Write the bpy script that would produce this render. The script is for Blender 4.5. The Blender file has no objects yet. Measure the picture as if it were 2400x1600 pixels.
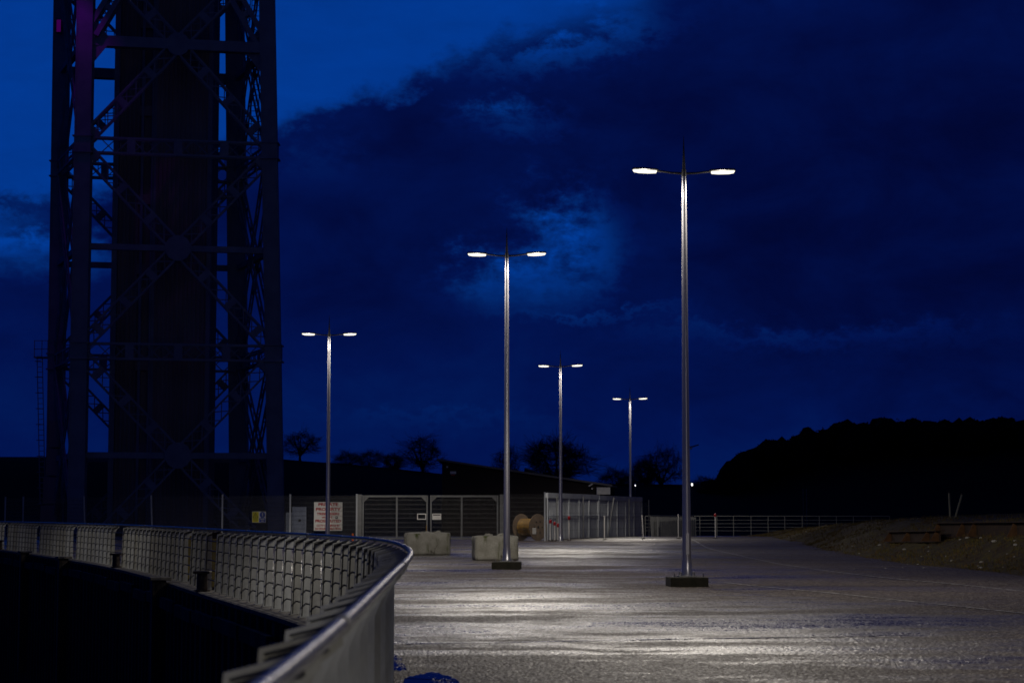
import bpy, math, random
from mathutils import Vector, Matrix, noise
random.seed(7)
R = math.radians
scene = bpy.context.scene
col = scene.collection

# ------------------------------------------------------------------ camera model (photo pixels 2400x1600)
F = 4667.0; HC = 1.43
PITCH = math.atan2(406.0, F)
FW = Vector((0, math.cos(PITCH), math.sin(PITCH))); UP = Vector((0, -math.sin(PITCH), math.cos(PITCH)))
EYE = Vector((0, 0, HC))
def ray(px, py): return FW*F + Vector((1, 0, 0))*(px-1200) - UP*(py-800)
def at(px, py, Y):
    d = ray(px, py); return EYE + d*(Y/d.y)
def gnd(px, py, z=0.0):
    d = ray(px, py); return EYE + d*((z-HC)/d.z)
D = 2400/2352.0

# ------------------------------------------------------------------ mesh builder
class MB:
    def __init__(self): self.v = []; self.f = []
    def add(self, vs, fs):
        o = len(self.v); self.v += [Vector(p) for p in vs]; self.f += [tuple(i+o for i in f) for f in fs]; return self
    def box(self, c, s, rz=0.0, m=None):
        hx, hy, hz = s[0]/2, s[1]/2, s[2]/2
        vs = [Vector((x, y, z)) for x in (-hx, hx) for y in (-hy, hy) for z in (-hz, hz)]
        if m is None: m = Matrix.Rotation(rz, 3, 'Z')
        vs = [m @ p + Vector(c) for p in vs]
        return self.add(vs, [(0,1,3,2),(4,6,7,5),(0,4,5,1),(2,3,7,6),(0,2,6,4),(1,5,7,3)])
    def bar(self, a, b, w, h=None, up=(0, 0, 1)):
        a = Vector(a); b = Vector(b); h = h or w
        t = (b-a).normalized(); u = Vector(up)
        s = t.cross(u)
        if s.length < 1e-4: s = t.cross(Vector((1, 0, 0)))
        s.normalize(); u = s.cross(t)
        vs = []
        for p in (a, b):
            for i, j in ((-1,-1),(1,-1),(1,1),(-1,1)): vs.append(p + s*(i*w/2) + u*(j*h/2))
        return self.add(vs, [(3,2,1,0),(4,5,6,7),(0,1,5,4),(1,2,6,5),(2,3,7,6),(3,0,4,7)])
    def tube(self, pts, r, n=10, cap=True):
        pts = [Vector(p) for p in pts]; m = len(pts)
        rs = r if isinstance(r, (list, tuple)) else [r]*m
        vs = []; prev = None
        for i, p in enumerate(pts):
            t = (pts[min(i+1, m-1)] - pts[max(i-1, 0)]).normalized()
            if prev is None:
                a = Vector((0, 0, 1)) if abs(t.z) < .9 else Vector((1, 0, 0))
                s = t.cross(a).normalized()
            else:
                s = (prev - t*prev.dot(t)).normalized()
            prev = s; u = s.cross(t)
            for k in range(n):
                an = 2*math.pi*k/n
                vs.append(p + (s*math.cos(an)+u*math.sin(an))*rs[i])
        fs = [(i*n+k, i*n+(k+1)%n, (i+1)*n+(k+1)%n, (i+1)*n+k) for i in range(m-1) for k in range(n)]
        if cap: fs += [tuple(range(n-1, -1, -1)), tuple(range((m-1)*n, m*n))]
        return self.add(vs, fs)
    def prism(self, poly, t, m):
        """polygon in local xz, thickness t along local y from 0, placed with 4x4 m"""
        n = len(poly)
        vs = [m @ Vector((x, 0, z)) for x, z in poly] + [m @ Vector((x, t, z)) for x, z in poly]
        fs = [tuple(range(n)), tuple(range(2*n-1, n-1, -1))] + [(i, n+i, n+(i+1) % n, (i+1) % n) for i in range(n)]
        return self.add(vs, fs)
    def build(self, name, mat, parent=None, w=False, smooth=False):
        me = bpy.data.meshes.new(name)
        off = parent.location if (parent is not None and w) else Vector((0, 0, 0))
        if parent is not None and w and parent.parent is not None: off = parent.parent.location + parent.location
        me.from_pydata([p-off for p in self.v], [], self.f); me.update()
        if mat: me.materials.append(mat)
        if smooth:
            for p in me.polygons: p.use_smooth = True
            try: me.set_sharp_from_angle(angle=R(40))
            except Exception: pass
        o = bpy.data.objects.new(name, me); col.objects.link(o)
        if parent is not None: o.parent = parent
        return o

def clean(o):
    """outward normals"""
    import bmesh
    bm = bmesh.new(); bm.from_mesh(o.data); bmesh.ops.recalc_face_normals(bm, faces=bm.faces); bm.to_mesh(o.data); bm.free(); return o
def bevel(o, wd, seg=2):
    m = o.modifiers.new('bevel', 'BEVEL'); m.width = wd; m.segments = seg; m.limit_method = 'ANGLE'; m.angle_limit = R(40); return o
def tag(o, label=None, cat=None, group=None, kind=None):
    if label: o['label'] = label
    if cat: o['category'] = cat
    if group: o['group'] = group
    if kind: o['kind'] = kind
    return o
def thing(name, label, cat, loc, rz=0.0, group=None):
    o = bpy.data.objects.new(name, None); col.objects.link(o); o.empty_display_size = .2
    o.location = Vector(loc); o.rotation_euler = (0, 0, rz)
    return tag(o, label, cat, group)
def copy_tree(o, parent=None):
    c = o.copy(); col.objects.link(c)
    if parent is not None: c.parent = parent
    for ch in [x for x in bpy.data.objects if x.parent == o]: copy_tree(ch, c)
    return c
def smooth01(t):
    t = max(0.0, min(1.0, t)); return t*t*(3-2*t)
def interp(tab, x):
    if x <= tab[0][0]: return tab[0][1]
    for (a, va), (b, vb) in zip(tab, tab[1:]):
        if x <= b: return va+(vb-va)*(x-a)/(b-a)
    return tab[-1][1]

# ------------------------------------------------------------------ materials
class NT:
    def __init__(self, tree): self.t = tree; self.n = tree.nodes; self.l = tree.links
    def new(self, t, **k):
        n = self.n.new(t)
        for a, b in k.items(): setattr(n, a, b)
        return n
    def put(self, sock, v):
        if isinstance(v, bpy.types.NodeSocket): self.l.new(v, sock)
        elif v is not None: sock.default_value = v
    def math(self, op, a, b=None, c=None, clamp=False):
        n = self.new('ShaderNodeMath', operation=op); n.use_clamp = clamp
        for i, x in enumerate((a, b, c)): 
            if x is not None: self.put(n.inputs[i], x)
        return n.outputs[0]
    def mix(self, f, a, b):
        n = self.new('ShaderNodeMix', data_type='RGBA')
        self.put(n.inputs[0], f); self.put(n.inputs[6], a); self.put(n.inputs[7], b); return n.outputs[2]
    def maprange(self, v, a, b, c=0.0, d=1.0, smooth=False):
        n = self.new('ShaderNodeMapRange'); n.clamp = True
        if smooth: n.interpolation_type = 'SMOOTHSTEP'
        self.put(n.inputs[0], v)
        for i, x in enumerate((a, b, c, d)): n.inputs[i+1].default_value = x
        return n.outputs[0]
    def noise(self, vec, scale, detail=4, rough=.55, dist=0.0):
        n = self.new('ShaderNodeTexNoise'); self.put(n.inputs['Vector'], vec)
        n.inputs['Scale'].default_value = scale; n.inputs['Detail'].default_value = detail
        n.inputs['Roughness'].default_value = rough; n.inputs['Distortion'].default_value = dist
        return n.outputs[0]
    def mapping(self, vec, scale=(1, 1, 1), loc=(0, 0, 0)):
        n = self.new('ShaderNodeMapping'); self.put(n.inputs[0], vec)
        n.inputs['Scale'].default_value = scale; n.inputs['Location'].default_value = loc; return n.outputs[0]
def c4(c): return (c[0], c[1], c[2], 1.0)

def make_mat(name, base, rough=.6, metal=0.0, base2=None, nscale=3.0, stretch=(1, 1, 1), bump=0.0, bscale=None, rough2=None, spec=None, contrast=(.35, .65), coord='Object'):
    m = bpy.data.materials.new(name); m.use_nodes = True
    t = NT(m.node_tree); b = t.n['Principled BSDF']
    b.inputs['Metallic'].default_value = metal; b.inputs['Roughness'].default_value = rough
    if spec is not None: b.inputs['Specular IOR Level'].default_value = spec
    tc = t.new('ShaderNodeTexCoord').outputs[coord]
    v = t.mapping(tc, stretch)
    if base2 is None: base2 = tuple(x*.72 for x in base)
    nf = t.maprange(t.noise(v, nscale, 6, .6), *contrast)
    t.put(b.inputs['Base Color'], t.mix(nf, c4(base), c4(base2)))
    if rough2 is not None: t.put(b.inputs['Roughness'], t.maprange(t.noise(v, nscale*1.7, 4), .35, .65, rough, rough2))
    if bump:
        bn = t.new('ShaderNodeBump'); bn.inputs['Distance'].default_value = bump; bn.inputs['Strength'].default_value = .8
        t.put(bn.inputs['Height'], t.noise(v, bscale or nscale*6, 4)); t.put(b.inputs['Normal'], bn.outputs[0])
    return m
def emit_mat(name, c, s):
    m = bpy.data.materials.new(name); m.use_nodes = True
    t = NT(m.node_tree); t.n.remove(t.n['Principled BSDF'])
    e = t.new('ShaderNodeEmission'); e.inputs[0].default_value = c4(c); e.inputs[1].default_value = s
    t.l.new(e.outputs[0], t.n['Material Output'].inputs[0])
    try: m.cycles.emission_sampling = 'NONE'
    except Exception: pass
    return m

M = {}
M['galv'] = make_mat('galvanised steel', (.36, .36, .35), .5, .55, (.26, .26, .25), 5, bump=.002, bscale=40, rough2=.6)
M['fin'] = make_mat('weathered galvanised plate', (.63, .66, .66), .65, 0, (.38, .39, .385), 4.0, (1, 1, .4), bump=.003, bscale=30, rough2=.75, contrast=(.38, .66), spec=.3)
tf = NT(M['fin'].node_tree); pf_ = tf.n['Principled BSDF']; old = pf_.inputs['Base Color'].links[0].from_socket
rn_ = tf.new('ShaderNodeObjectInfo').outputs['Random']
mx = tf.new('ShaderNodeMix', data_type='RGBA'); mx.blend_type = 'MULTIPLY'; mx.inputs[0].default_value = 1.0
tf.l.new(old, mx.inputs[6]); tf.put(mx.inputs[7], tf.mix(rn_, (1, 1, 1, 1), (.66, .63, .56, 1))); tf.l.new(mx.outputs[2], pf_.inputs['Base Color'])
M['rail'] = make_mat('polished handrail tube', (.27, .27, .28), .26, .9, (.20, .20, .21), 9, rough2=.36)
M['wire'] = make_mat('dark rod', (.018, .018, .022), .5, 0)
M['column'] = make_mat('painted lamp column', (.56, .55, .57), .30, .70, (.52, .51, .53), .8)
M['headgrey'] = make_mat('lamp housing', (.12, .12, .12), .5, .3)
M['lens'] = emit_mat('lit lamp lens', (1.0, .94, .78), 1.5)
M['plinth'] = make_mat('dark mossy plinth', (.045, .038, .024), .85, 0, (.025, .025, .012), 8, bump=.01)
M['concrete'] = make_mat('weathered concrete block', (.36, .34, .29), .85, 0, (.20, .19, .14), 2.5, bump=.012, bscale=20, contrast=(.38, .7))
M['fencegalv'] = make_mat('fence galvanised', (.18, .185, .187), .6, .3, (.135, .137, .14), 4)
M['meshwire'] = make_mat('mesh wire', (.16, .16, .155), .6, .2)
M['tower'] = make_mat('blue grey bridge paint', (.32, .36, .42), .65, 0, (.23, .26, .32), .8, rough2=.75, bump=.01, bscale=6)
M['white'] = make_mat('white sign face', (.78, .77, .73), .5, 0, (.68, .66, .62), 4)
M['red'] = make_mat('red lettering', (.45, .02, .025), .5)
M['yellow'] = make_mat('yellow sign paint', (.75, .68, .03), .5)
M['ochre'] = make_mat('faded yellow paint', (.34, .27, .07), .7, 0, (.22, .17, .06), 5)
M['blue'] = make_mat('blue sign paint', (.015, .07, .45), .5)
M['black'] = make_mat('black paint', (.015, .015, .015), .5)
M['redcap'] = make_mat('red cap', (.55, .02, .03), .45)
M['bollard'] = make_mat('black mooring iron', (.022, .02, .018), .55, .2, (.05, .03, .02), 8, bump=.006)
M['wood'] = make_mat('drum timber', (.24, .17, .11), .8, 0, (.14, .10, .07), 4, (8, 1, 1), bump=.004)
M['cable'] = make_mat('yellow wound cable', (.40, .23, .045), .6, 0, (.27, .15, .03), 4, (1, 1, 1))
M['orange'] = make_mat('orange plastic', (.85, .16, .02), .5)
M['cladding'] = make_mat('dark barn cladding', (.024, .016, .016), .85, 0, (.018, .012, .012), 2, (4, 4, .3))
M['roof'] = make_mat('barn roof sheet', (.16, .16, .17), .6, .1, (.11, .11, .12), 1.5)
M['container'] = make_mat('pale container paint', (.50, .53, .57), .6, .0, (.34, .36, .39), .9, (1, 1, .4), contrast=(.42, .72))
M['rust'] = make_mat('rusted steel', (.05, .025, .012), .85, 0, (.022, .014, .010), 3.5, bump=.01)
M['stake'] = make_mat('pale timber stake', (.55, .50, .26), .8)
M['stone'] = make_mat('pale rubble', (.50, .48, .42), .9, 0, None, 8, bump=.02)
M['bark'] = make_mat('winter bark', (.035, .028, .024), .9)
M['twig'] = make_mat('winter twigs', (.04, .03, .027), .9)
M['wood_mass'] = make_mat('woodland', (.022, .018, .012), 1.0, 0, (.010, .010, .006), .3, spec=.05)
M['hill'] = make_mat('hill pasture', (.016, .016, .008), 1.0, 0, (.010, .010, .006), .05, spec=.05)
M['soil'] = make_mat('bank turf', (.085, .068, .012), .95, 0, (.045, .026, .008), 3.2, bump=.08, bscale=7, contrast=(.4, .6))
M['blade'] = make_mat('grass blade', (.12, .105, .025), .9, 0, (.14, .08, .035), 2.0, spec=.15)
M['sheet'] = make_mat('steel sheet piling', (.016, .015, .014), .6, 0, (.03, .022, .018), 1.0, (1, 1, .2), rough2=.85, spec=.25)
M['coping'] = make_mat('quay coping', (.20, .185, .15), .8, 0, (.10, .09, .075), 2.2, bump=.008)
M['line'] = make_mat('worn road paint', (.50, .49, .46), .6, 0, (.14, .13, .125), 3.5, contrast=(.42, .58))
M['cabinet'] = make_mat('pale cabinet', (.42, .48, .60), .5)
M['violet'] = emit_mat('violet lamp glass', (.26, .0, .42), .14)
M['fardot'] = emit_mat('distant lamp', (1, .97, .92), 2.5)

# asphalt: wet, chippings, wetness varying
def asphalt(name, wet):
    m = bpy.data.materials.new(name); m.use_nodes = True
    t = NT(m.node_tree); b = t.n['Principled BSDF']
    P = t.new('ShaderNodeNewGeometry').outputs['Position']
    big = t.noise(t.mapping(P, (.10, .30, 1)), 1.0, 5, .6, .4)
    med = t.noise(t.mapping(P, (.5, 1.1, 1)), 1.0, 6, .65)
    fine = t.noise(P, 55, 3, .7)
    w = t.maprange(t.math('ADD', t.math('MULTIPLY', big, .6), t.math('MULTIPLY', med, .4)), .47, .60)
    sx_ = t.new('ShaderNodeSeparateXYZ'); t.l.new(P, sx_.inputs[0]); w = t.math('MULTIPLY', w, t.maprange(sx_.outputs[0], 5.0, 9.5, 1.0, .2, True))   # the yard drains towards the dock side
    chip = t.new('ShaderNodeTexVoronoi'); t.put(chip.inputs['Vector'], P); chip.inputs['Scale'].default_value = 36
    chipc = chip.outputs['Color']
    sep = t.new('ShaderNodeSeparateColor'); t.l.new(chipc, sep.inputs[0])
    base = t.mix(t.maprange(fine, .3, .7), c4((.040, .031, .027)), c4((.118, .094, .079)))
    base = t.mix(t.math('POWER', sep.outputs[0], 4.0), base, c4((.34, .30, .25)))
    base = t.mix(t.math('MULTIPLY', w, .55), base, c4((.034, .023, .017)))
    t.put(b.inputs['Base Color'], base)
    if wet:
        t.put(b.inputs['Roughness'], t.math('ADD', t.maprange(w, 0, 1, .62, .21), t.math('MULTIPLY', t.math('SUBTRACT', sep.outputs[1], .5), .25)))
        t.put(b.inputs['Specular IOR Level'], t.maprange(w, 0, 1, .07, .60))
    else: b.inputs['Roughness'].default_value = .16
    bn = t.new('ShaderNodeBump'); bn.inputs['Distance'].default_value = .006 if wet else .002; bn.inputs['Strength'].default_value = 1.0
    hgt = t.math('ADD', t.math('MULTIPLY', sep.outputs[2], .9), t.math('MULTIPLY', fine, .6))
    t.put(bn.inputs['Height'], t.math('ADD', hgt, t.math('MULTIPLY', med, 1.0)))
    t.put(b.inputs['Normal'], bn.outputs[0])
    return m
M['asphalt'] = asphalt('wet asphalt', True)
M['path'] = asphalt('smooth wet paving', False)
def water_mat(name, scale, bumpd):
    m = bpy.data.materials.new(name); m.use_nodes = True
    t = NT(m.node_tree); b = t.n['Principled BSDF']
    b.inputs['Base Color'].default_value = (.006, .008, .01, 1); b.inputs['Roughness'].default_value = .04
    b.inputs['IOR'].default_value = 1.33
    P = t.new('ShaderNodeNewGeometry').outputs['Position']
    bn = t.new('ShaderNodeBump'); bn.inputs['Distance'].default_value = bumpd
    t.put(bn.inputs['Height'], t.noise(P, scale, 4)); t.put(b.inputs['Normal'], bn.outputs[0]); return m
M['water'] = water_mat('dock water', 1.6, .5)
M['puddle'] = water_mat('rain puddle', 3, .0006)

# ------------------------------------------------------------------ quay curve (handrail line, plan)
KEY = [(-.36,-14),(-.375,-6),(-.385,0),(-.405,3.46),(-.42,4.43),(-.457,5.8),(-.547,8.75),(-.71,14.2),(-.92,17.5),(-1.28,21.3),(-1.75,24.2),
       (-2.43,27.1),(-4.13,33.1),(-5.65,38.5),(-7.5,45.2),(-10.3,54.4),(-13.55,63.7),(-16.85,72.6),(-21.15,83.5),(-26,94),(-34,108),(-48,126),(-75,150),(-130,185)]
def catmull(K, n=14):
    out = []
    for i in range(len(K)-1):
        p0 = Vector(K[max(i-1, 0)]); p1 = Vector(K[i]); p2 = Vector(K[i+1]); p3 = Vector(K[min(i+2, len(K)-1)])
        for k in range(n):
            t = k/n
            m1 = (p2-p0)*.5; m2 = (p3-p1)*.5
            out.append(p1*(2*t**3-3*t*t+1) + m1*(t**3-2*t*t+t) + p2*(-2*t**3+3*t*t) + m2*(t**3-t*t))
    out.append(Vector(K[-1])); return out
CUR = catmull(KEY)
def resample(C, step):
    out = [C[0].copy()]; acc = 0
    for a, b in zip(C, C[1:]):
        L = (b-a).length; 
        if L == 0: continue
        s = step-acc
        while s <= L: out.append(a+(b-a)*(s/L)); s += step
        acc = (acc+L) % step if False else (L-(s-step))
    return out
CUR = resample(CUR, .25)
for _ in range(60):
    CUR = [CUR[0]] + [(a+b*2+c)/4 for a, b, c in zip(CUR, CUR[1:], CUR[2:])] + [CUR[-1]]
def frame(i):
    t = (CUR[min(i+1, len(CUR)-1)]-CUR[max(i-1, 0)]).normalized()
    return CUR[i], t, Vector((-t.y, t.x))
def offs(i, o):
    p, t, n = frame(i); return p+n*o

# ------------------------------------------------------------------ ground sheets
CT = sorted(((p.y, p.x) for p in CUR))
def gz(x, y):
    """the yard rises a little towards the gates and falls again behind them"""
    h = interp([(58, 0), (66, .02), (78, .12), (90, .20), (112, .20), (134, .0)], y)
    return h*smooth01((x-interp(CTS, y)-2)/8) if h > 0 else 0.0
CTS = CT[::8]
def rg(px, py):
    d = ray(px, py); s_ = 2.0; d = d/d.y
    while s_ < 160:
        p = EYE+d*s_
        if p.z <= gz(p.x, p.y): return Vector((p.x, p.y, gz(p.x, p.y)))
        s_ += .05
    return gnd(px, py)
EDGE = [(-30, 12.6), (30, 12.2), (46.7, 12.0), (53, 11.9), (57.5, 11.6), (63.6, 11.5), (75.8, 11.2), (96.7, 12.1), (131, 14.7), (140, 16.5), (180, 24)]
def strip_sheet(name, z, off, far, mat, right):
    b = MB(); rows = [i for i in range(0, len(CUR), 4)]
    L = [(offs(i, off).x, offs(i, off).y) for i in rows]
    NX = 26
    for (x, y) in L:
        xr = right(y)
        for k in range(NX):
            xx = x+(xr-x)*(k/(NX-1))**2.2; b.v.append(Vector((xx, y, z+gz(xx, y))))
    for j in range(len(L)-1):
        for k in range(NX-1): b.f.append((j*NX+k, j*NX+k+1, (j+1)*NX+k+1, (j+1)*NX+k))
    if far:
        n = len(b.v); x, y = L[-1]
        b.v += [Vector((-900, y, z)), Vector((-900, 2500, z)), Vector((900, 2500, z)), Vector((900, y, z))]
        b.f += [(n, n-2, n-1, n+3, n+2, n+1)]
    return tag(b.build(name, mat), kind='structure')
strip_sheet('ground', -.04, .30, True, M['hill'], lambda y: 900)
# road: asphalt yard up to the gates and the bank
import numpy as np
ROADFAR = 124.0
ys = list(np.arange(-12, 14, 1.0)); y = 14.0
while y < ROADFAR: ys.append(y); y += y*.0019
ys = np.array(ys); NX = 860; rg_ = np.random.default_rng(5)
cp = sorted([(offs(i, .2).y, offs(i, .2).x) for i in range(0, len(CUR), 2)]); cy = np.array([q[0] for q in cp]); cx_ = np.array([q[1] for q in cp])
xl = np.interp(ys, cy, cx_); xr = np.array([interp(EDGE, q) + 1.2 for q in ys])
fr = np.linspace(0, 1, NX)
near = np.interp(ys, [14, 60, 80], [1.0, 1.0, .5])[:, None]
Xg = xl[:, None] + (xr-xl)[:, None]*(fr[None, :]**1.15); Yg = np.repeat(ys[:, None], NX, 1)
Xg[:, 1:-1] += rg_.uniform(-.005, .005, Xg[:, 1:-1].shape)
cl_ = np.array([interp(CTS, q) for q in ys])[:, None]
hh = np.interp(ys, [58, 66, 78, 90, 112, 134], [0, .02, .12, .20, .20, 0])[:, None]; tt = np.clip((Xg-cl_-2)/8, 0, 1)
Zg = hh*tt*tt*(3-2*tt) + .006 + near*np.clip(rg_.normal(0, .0030, Xg.shape), -.008, .011)
low = rg_.normal(0, 1, (60, 40)); iy = np.clip((ys+12)/2.4, 0, 58.9); ix = fr*38.9
i0 = iy.astype(int); j0 = ix.astype(int); fy = (iy-i0)[:, None]; fx = (ix-j0)[None, :]; fy = fy*fy*(3-2*fy); fx = fx*fx*(3-2*fx)
Zg += .004*(low[i0][:, j0]*(1-fy)*(1-fx)+low[i0+1][:, j0]*fy*(1-fx)+low[i0][:, j0+1]*(1-fy)*fx+low[i0+1][:, j0+1]*fy*fx)
Zg[ys < 14] = .004
nv = Xg.size; me = bpy.data.meshes.new('road'); me.vertices.add(nv)
me.vertices.foreach_set('co', np.stack([Xg, Yg, Zg], -1).astype(np.float32).ravel())
k0 = (np.arange(len(ys)-1)[:, None]*NX+np.arange(NX-1)[None, :]).ravel()
q = np.stack([k0, k0+1, k0+NX+1, k0+NX], -1).astype(np.int32)
me.loops.add(q.size); me.loops.foreach_set('vertex_index', q.ravel()); me.polygons.add(len(q)); me.polygons.foreach_set('loop_start', np.arange(0, q.size, 4, dtype=np.int32))
me.update(); me.validate(); me.materials.append(M['asphalt'])
me.polygons.foreach_set('use_smooth', np.ones(len(q), dtype=bool))
o = bpy.data.objects.new('road', me); col.objects.link(o); tag(o, kind='structure')

# path beyond the bollards
b = MB().add([(6.5, 116, gz(10,116)+.012), (14.2, 116, gz(14,116)+.012), (17.5, 125, gz(15,125)+.012), (19, 135.5, .012), (7.5, 135.5, .012), (7, 125, gz(10,125)+.012)], [(0, 1, 5), (1, 2, 5), (2, 3, 4, 5)])
tag(b.build('path', M['path']), kind='structure')
# coping + quay wall
b = MB(); prof = [(.12, -.02), (.12, .012), (.50, .012), (.54, -.005), (.54, -.07), (.42, -.07)]
idx = list(range(0, len(CUR), 3))
for i in idx:
    for o, z in prof:
        p = offs(i, o); b.v.append(Vector((p.x, p.y, z)))
n = len(prof)
for k in range(len(idx)-1):
    for j in range(n-1): b.f.append((k*n+j, k*n+j+1, (k+1)*n+j+1, (k+1)*n+j))
tag(clean(b.build('quay_coping', M['coping'])), kind='structure')
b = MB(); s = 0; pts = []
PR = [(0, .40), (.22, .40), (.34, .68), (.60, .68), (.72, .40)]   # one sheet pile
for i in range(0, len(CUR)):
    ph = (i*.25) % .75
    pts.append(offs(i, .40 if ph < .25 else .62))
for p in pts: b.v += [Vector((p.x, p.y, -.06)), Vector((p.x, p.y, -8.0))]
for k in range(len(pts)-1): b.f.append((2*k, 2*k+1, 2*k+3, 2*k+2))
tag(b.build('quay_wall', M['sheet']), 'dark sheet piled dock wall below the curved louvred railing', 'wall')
# waling beams with blue-wet tops along the wall
b = MB()
for i in range(0, len(CUR)-12, 12):
    a, c = offs(i, .72), offs(i+11, .72)
    dz = -.33-.08*random.random()
    b.bar((a.x, a.y, dz), (c.x, c.y, dz), .10, .22)
wl = b.build('waling_timber', M['sheet'])
wl.parent = bpy.data.objects['quay_wall']
b = MB().add([(-500, -60, -5.05), (3, -60, -5.05), (3, 200, -5.05), (-500, 200, -5.05)], [(0, 1, 2, 3)])
tag(b.build('water', M['water']), kind='structure')

# thin road lines
def road_line(pxs, w, z=.010):
    P = [rg(x*D, y*D) for x, y in pxs]; C = [Vector(p) for p in catmull([(p.x, p.y) for p in P], 10)]
    b = MB()
    for i, p in enumerate(C):
        t = (C[min(i+1, len(C)-1)]-C[max(i-1, 0)]).normalized(); nn = Vector((-t.y, t.x))
        zz = z+gz(p.x, p.y)+.005; b.v += [Vector((*(p+nn*w/2), zz)), Vector((*(p-nn*w/2), zz))]
    for k in range(len(C)-1): b.f.append((2*k, 2*k+1, 2*k+3, 2*k+2))
    return tag(b.build('road_line', M['line']), kind='structure')
road_line([(1592, 1240), (1625, 1258), (1700, 1276), (1800, 1297), (1920, 1314), (2040, 1328), (2200, 1343), (2400, 1364)], .07)
road_line([(1660, 1338), (1760, 1349), (1900, 1362), (2050, 1378), (2200, 1393), (2400, 1415)], .06)
P = [rg(x, y) for x, y in ((952, 1511), (1200, 1507), (1500, 1501), (1800, 1496), (2080, 1492))]
b = MB()
for k in range(len(P)-1):
    for j in range(10):
        p = P[k].lerp(P[k+1], j/10); w_ = .05+.06*noise.noise(Vector((p.x*1.3, 0, 0))); dy_ = .05*noise.noise(Vector((p.x*.8, 7, 0)))
        b.v += [Vector((p.x, p.y-w_+dy_, .0125)), Vector((p.x, p.y+w_+dy_, .0125))]
for k in range(len(b.v)//2-1): b.f.append((2*k, 2*k+2, 2*k+3, 2*k+1))
tag(b.build('wet_seam', M['path']), kind='structure')
# puddles
def puddle(pxs, z=.013):
    P = [gnd(x, y) for x, y in pxs]; out = []
    for i, p in enumerate(P):
        q = P[(i+1) % len(P)]
        for k in range(16):
            s = p.lerp(q, k/16); amp = .035
            s.x += amp*noise.noise(Vector((s.x*9, s.y*9, 1))); s.y += amp*6*noise.noise(Vector((s.x*14, s.y*9, 5)))
            out.append((s.x, s.y, z))
    return tag(MB().add(out, [tuple(range(len(out)))]).build('puddle', M['puddle']), kind='structure')
puddle([(926, 1537), (940, 1545), (948, 1562), (955, 1572), (930, 1574), (905, 1570)])
puddle([(948, 1592), (985, 1582), (1015, 1577), (1050, 1585), (1075, 1600), (1120, 1640), (1000, 1680), (940, 1640)])

# ------------------------------------------------------------------ louvred railing
RAILZ = 1.145
first = next(i for i in range(len(CUR)) if CUR[i].y > 2.2)
rl = thing('louvred_railing', 'long curved quay railing of pale galvanised fins under a tubular handrail', 'railing', (CUR[first].x, CUR[first].y, 0))
last = next(i for i in range(len(CUR)) if CUR[i].y > 100)
r_idx = list(range(first, last, 1))
MB().tube([(*CUR[i], RAILZ) for i in range(max(0, first-24), last, 1)], .021, 16).build('handrail', M['rail'], rl, w=True, smooth=True)
for i in range(first+12, last, 24):
    p, t, nn = frame(i); a = p-t*.05; c = p+t*.05
    MB().tube([(*a, RAILZ), (*c, RAILZ)], .0255, 16).build('coupling', M['galv'], rl, w=True, smooth=True)
def fin_mesh():
    b = MB(); I = Matrix.Identity(4)
    b.prism([(.125, .012), (.262, .012), (.22, 1.055), (.015, 1.108), (.010, 1.075), (.075, 1.02), (.125, .90)], .010, I)
    def lip(p, q, wd=.014):
        a = Vector((p[0], -.018, p[1])); c = Vector((q[0], -.018, q[1])); b.bar(a, c, .040, wd, up=Vector((q[1]-p[1], 0, -(q[0]-p[0]))))
    lip((.268, .012), (.227, 1.058)); lip((.232, 1.060), (.01, 1.116))
    b.box((.195, -.03, .018), (.20, .12, .012))
    for bx in (.11, .28): b.tube([(bx, -.065, .02), (bx, -.065, .045)], .011, 6)
    return b
def groove_shade_mesh():  # dark strips painting in the shaded groove inside the lip
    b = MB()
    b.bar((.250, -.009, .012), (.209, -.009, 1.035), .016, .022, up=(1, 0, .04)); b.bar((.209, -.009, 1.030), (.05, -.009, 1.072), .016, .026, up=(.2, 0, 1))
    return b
fin0 = None; nf = 0; s_next = first+3; PITCHI = 3.36
gaps = [(17, 22), (96, 104), (178, 188), (280, 299), (503, 521), (445, 454)]
k = float(first+3)
while nf < 100 and k < last-4:
    i = int(k); f_ = k-i
    p = CUR[i].lerp(CUR[i+1], f_); _, t, nn = frame(i)
    base = p+nn*.16; px = 1200+base.x/base.y*F
    skip = base.y > 30 and any(a <= px <= c for a, c in gaps)
    if not skip:
        if fin0 is None: fin0 = o = fin_mesh().build('fin', M['fin'], rl); grv0 = groove_shade_mesh().build('groove_shade', M['wire'], fin0)
        else:
            o = fin0.copy(); col.objects.link(o); o.parent = rl; grv = grv0.copy(); col.objects.link(grv); grv.parent = o
        X = Vector((nn.x, nn.y, 0)); Yv = Vector((t.x, t.y, 0)); 
        m = Matrix((( X.x, Yv.x, 0, p.x-rl.location.x), (X.y, Yv.y, 0, p.y-rl.location.y), (0, 0, 1, 0), (0, 0, 0, 1)))
        m = m @ Matrix.Rotation(R(random.uniform(-1.6, 1.6)), 4, 'Z') @ Matrix.Diagonal((random.uniform(.98, 1.03), 1, 1, 1))
        o.matrix_local = m; nf += 1
    k += PITCHI
for z in (.20, .385, .57, .752, .935):
    MB().tube([(*offs(i, .19), z) for i in range(first, last, 2)], .0115, 6).build('wire', M['wire'], rl, w=True)

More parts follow.
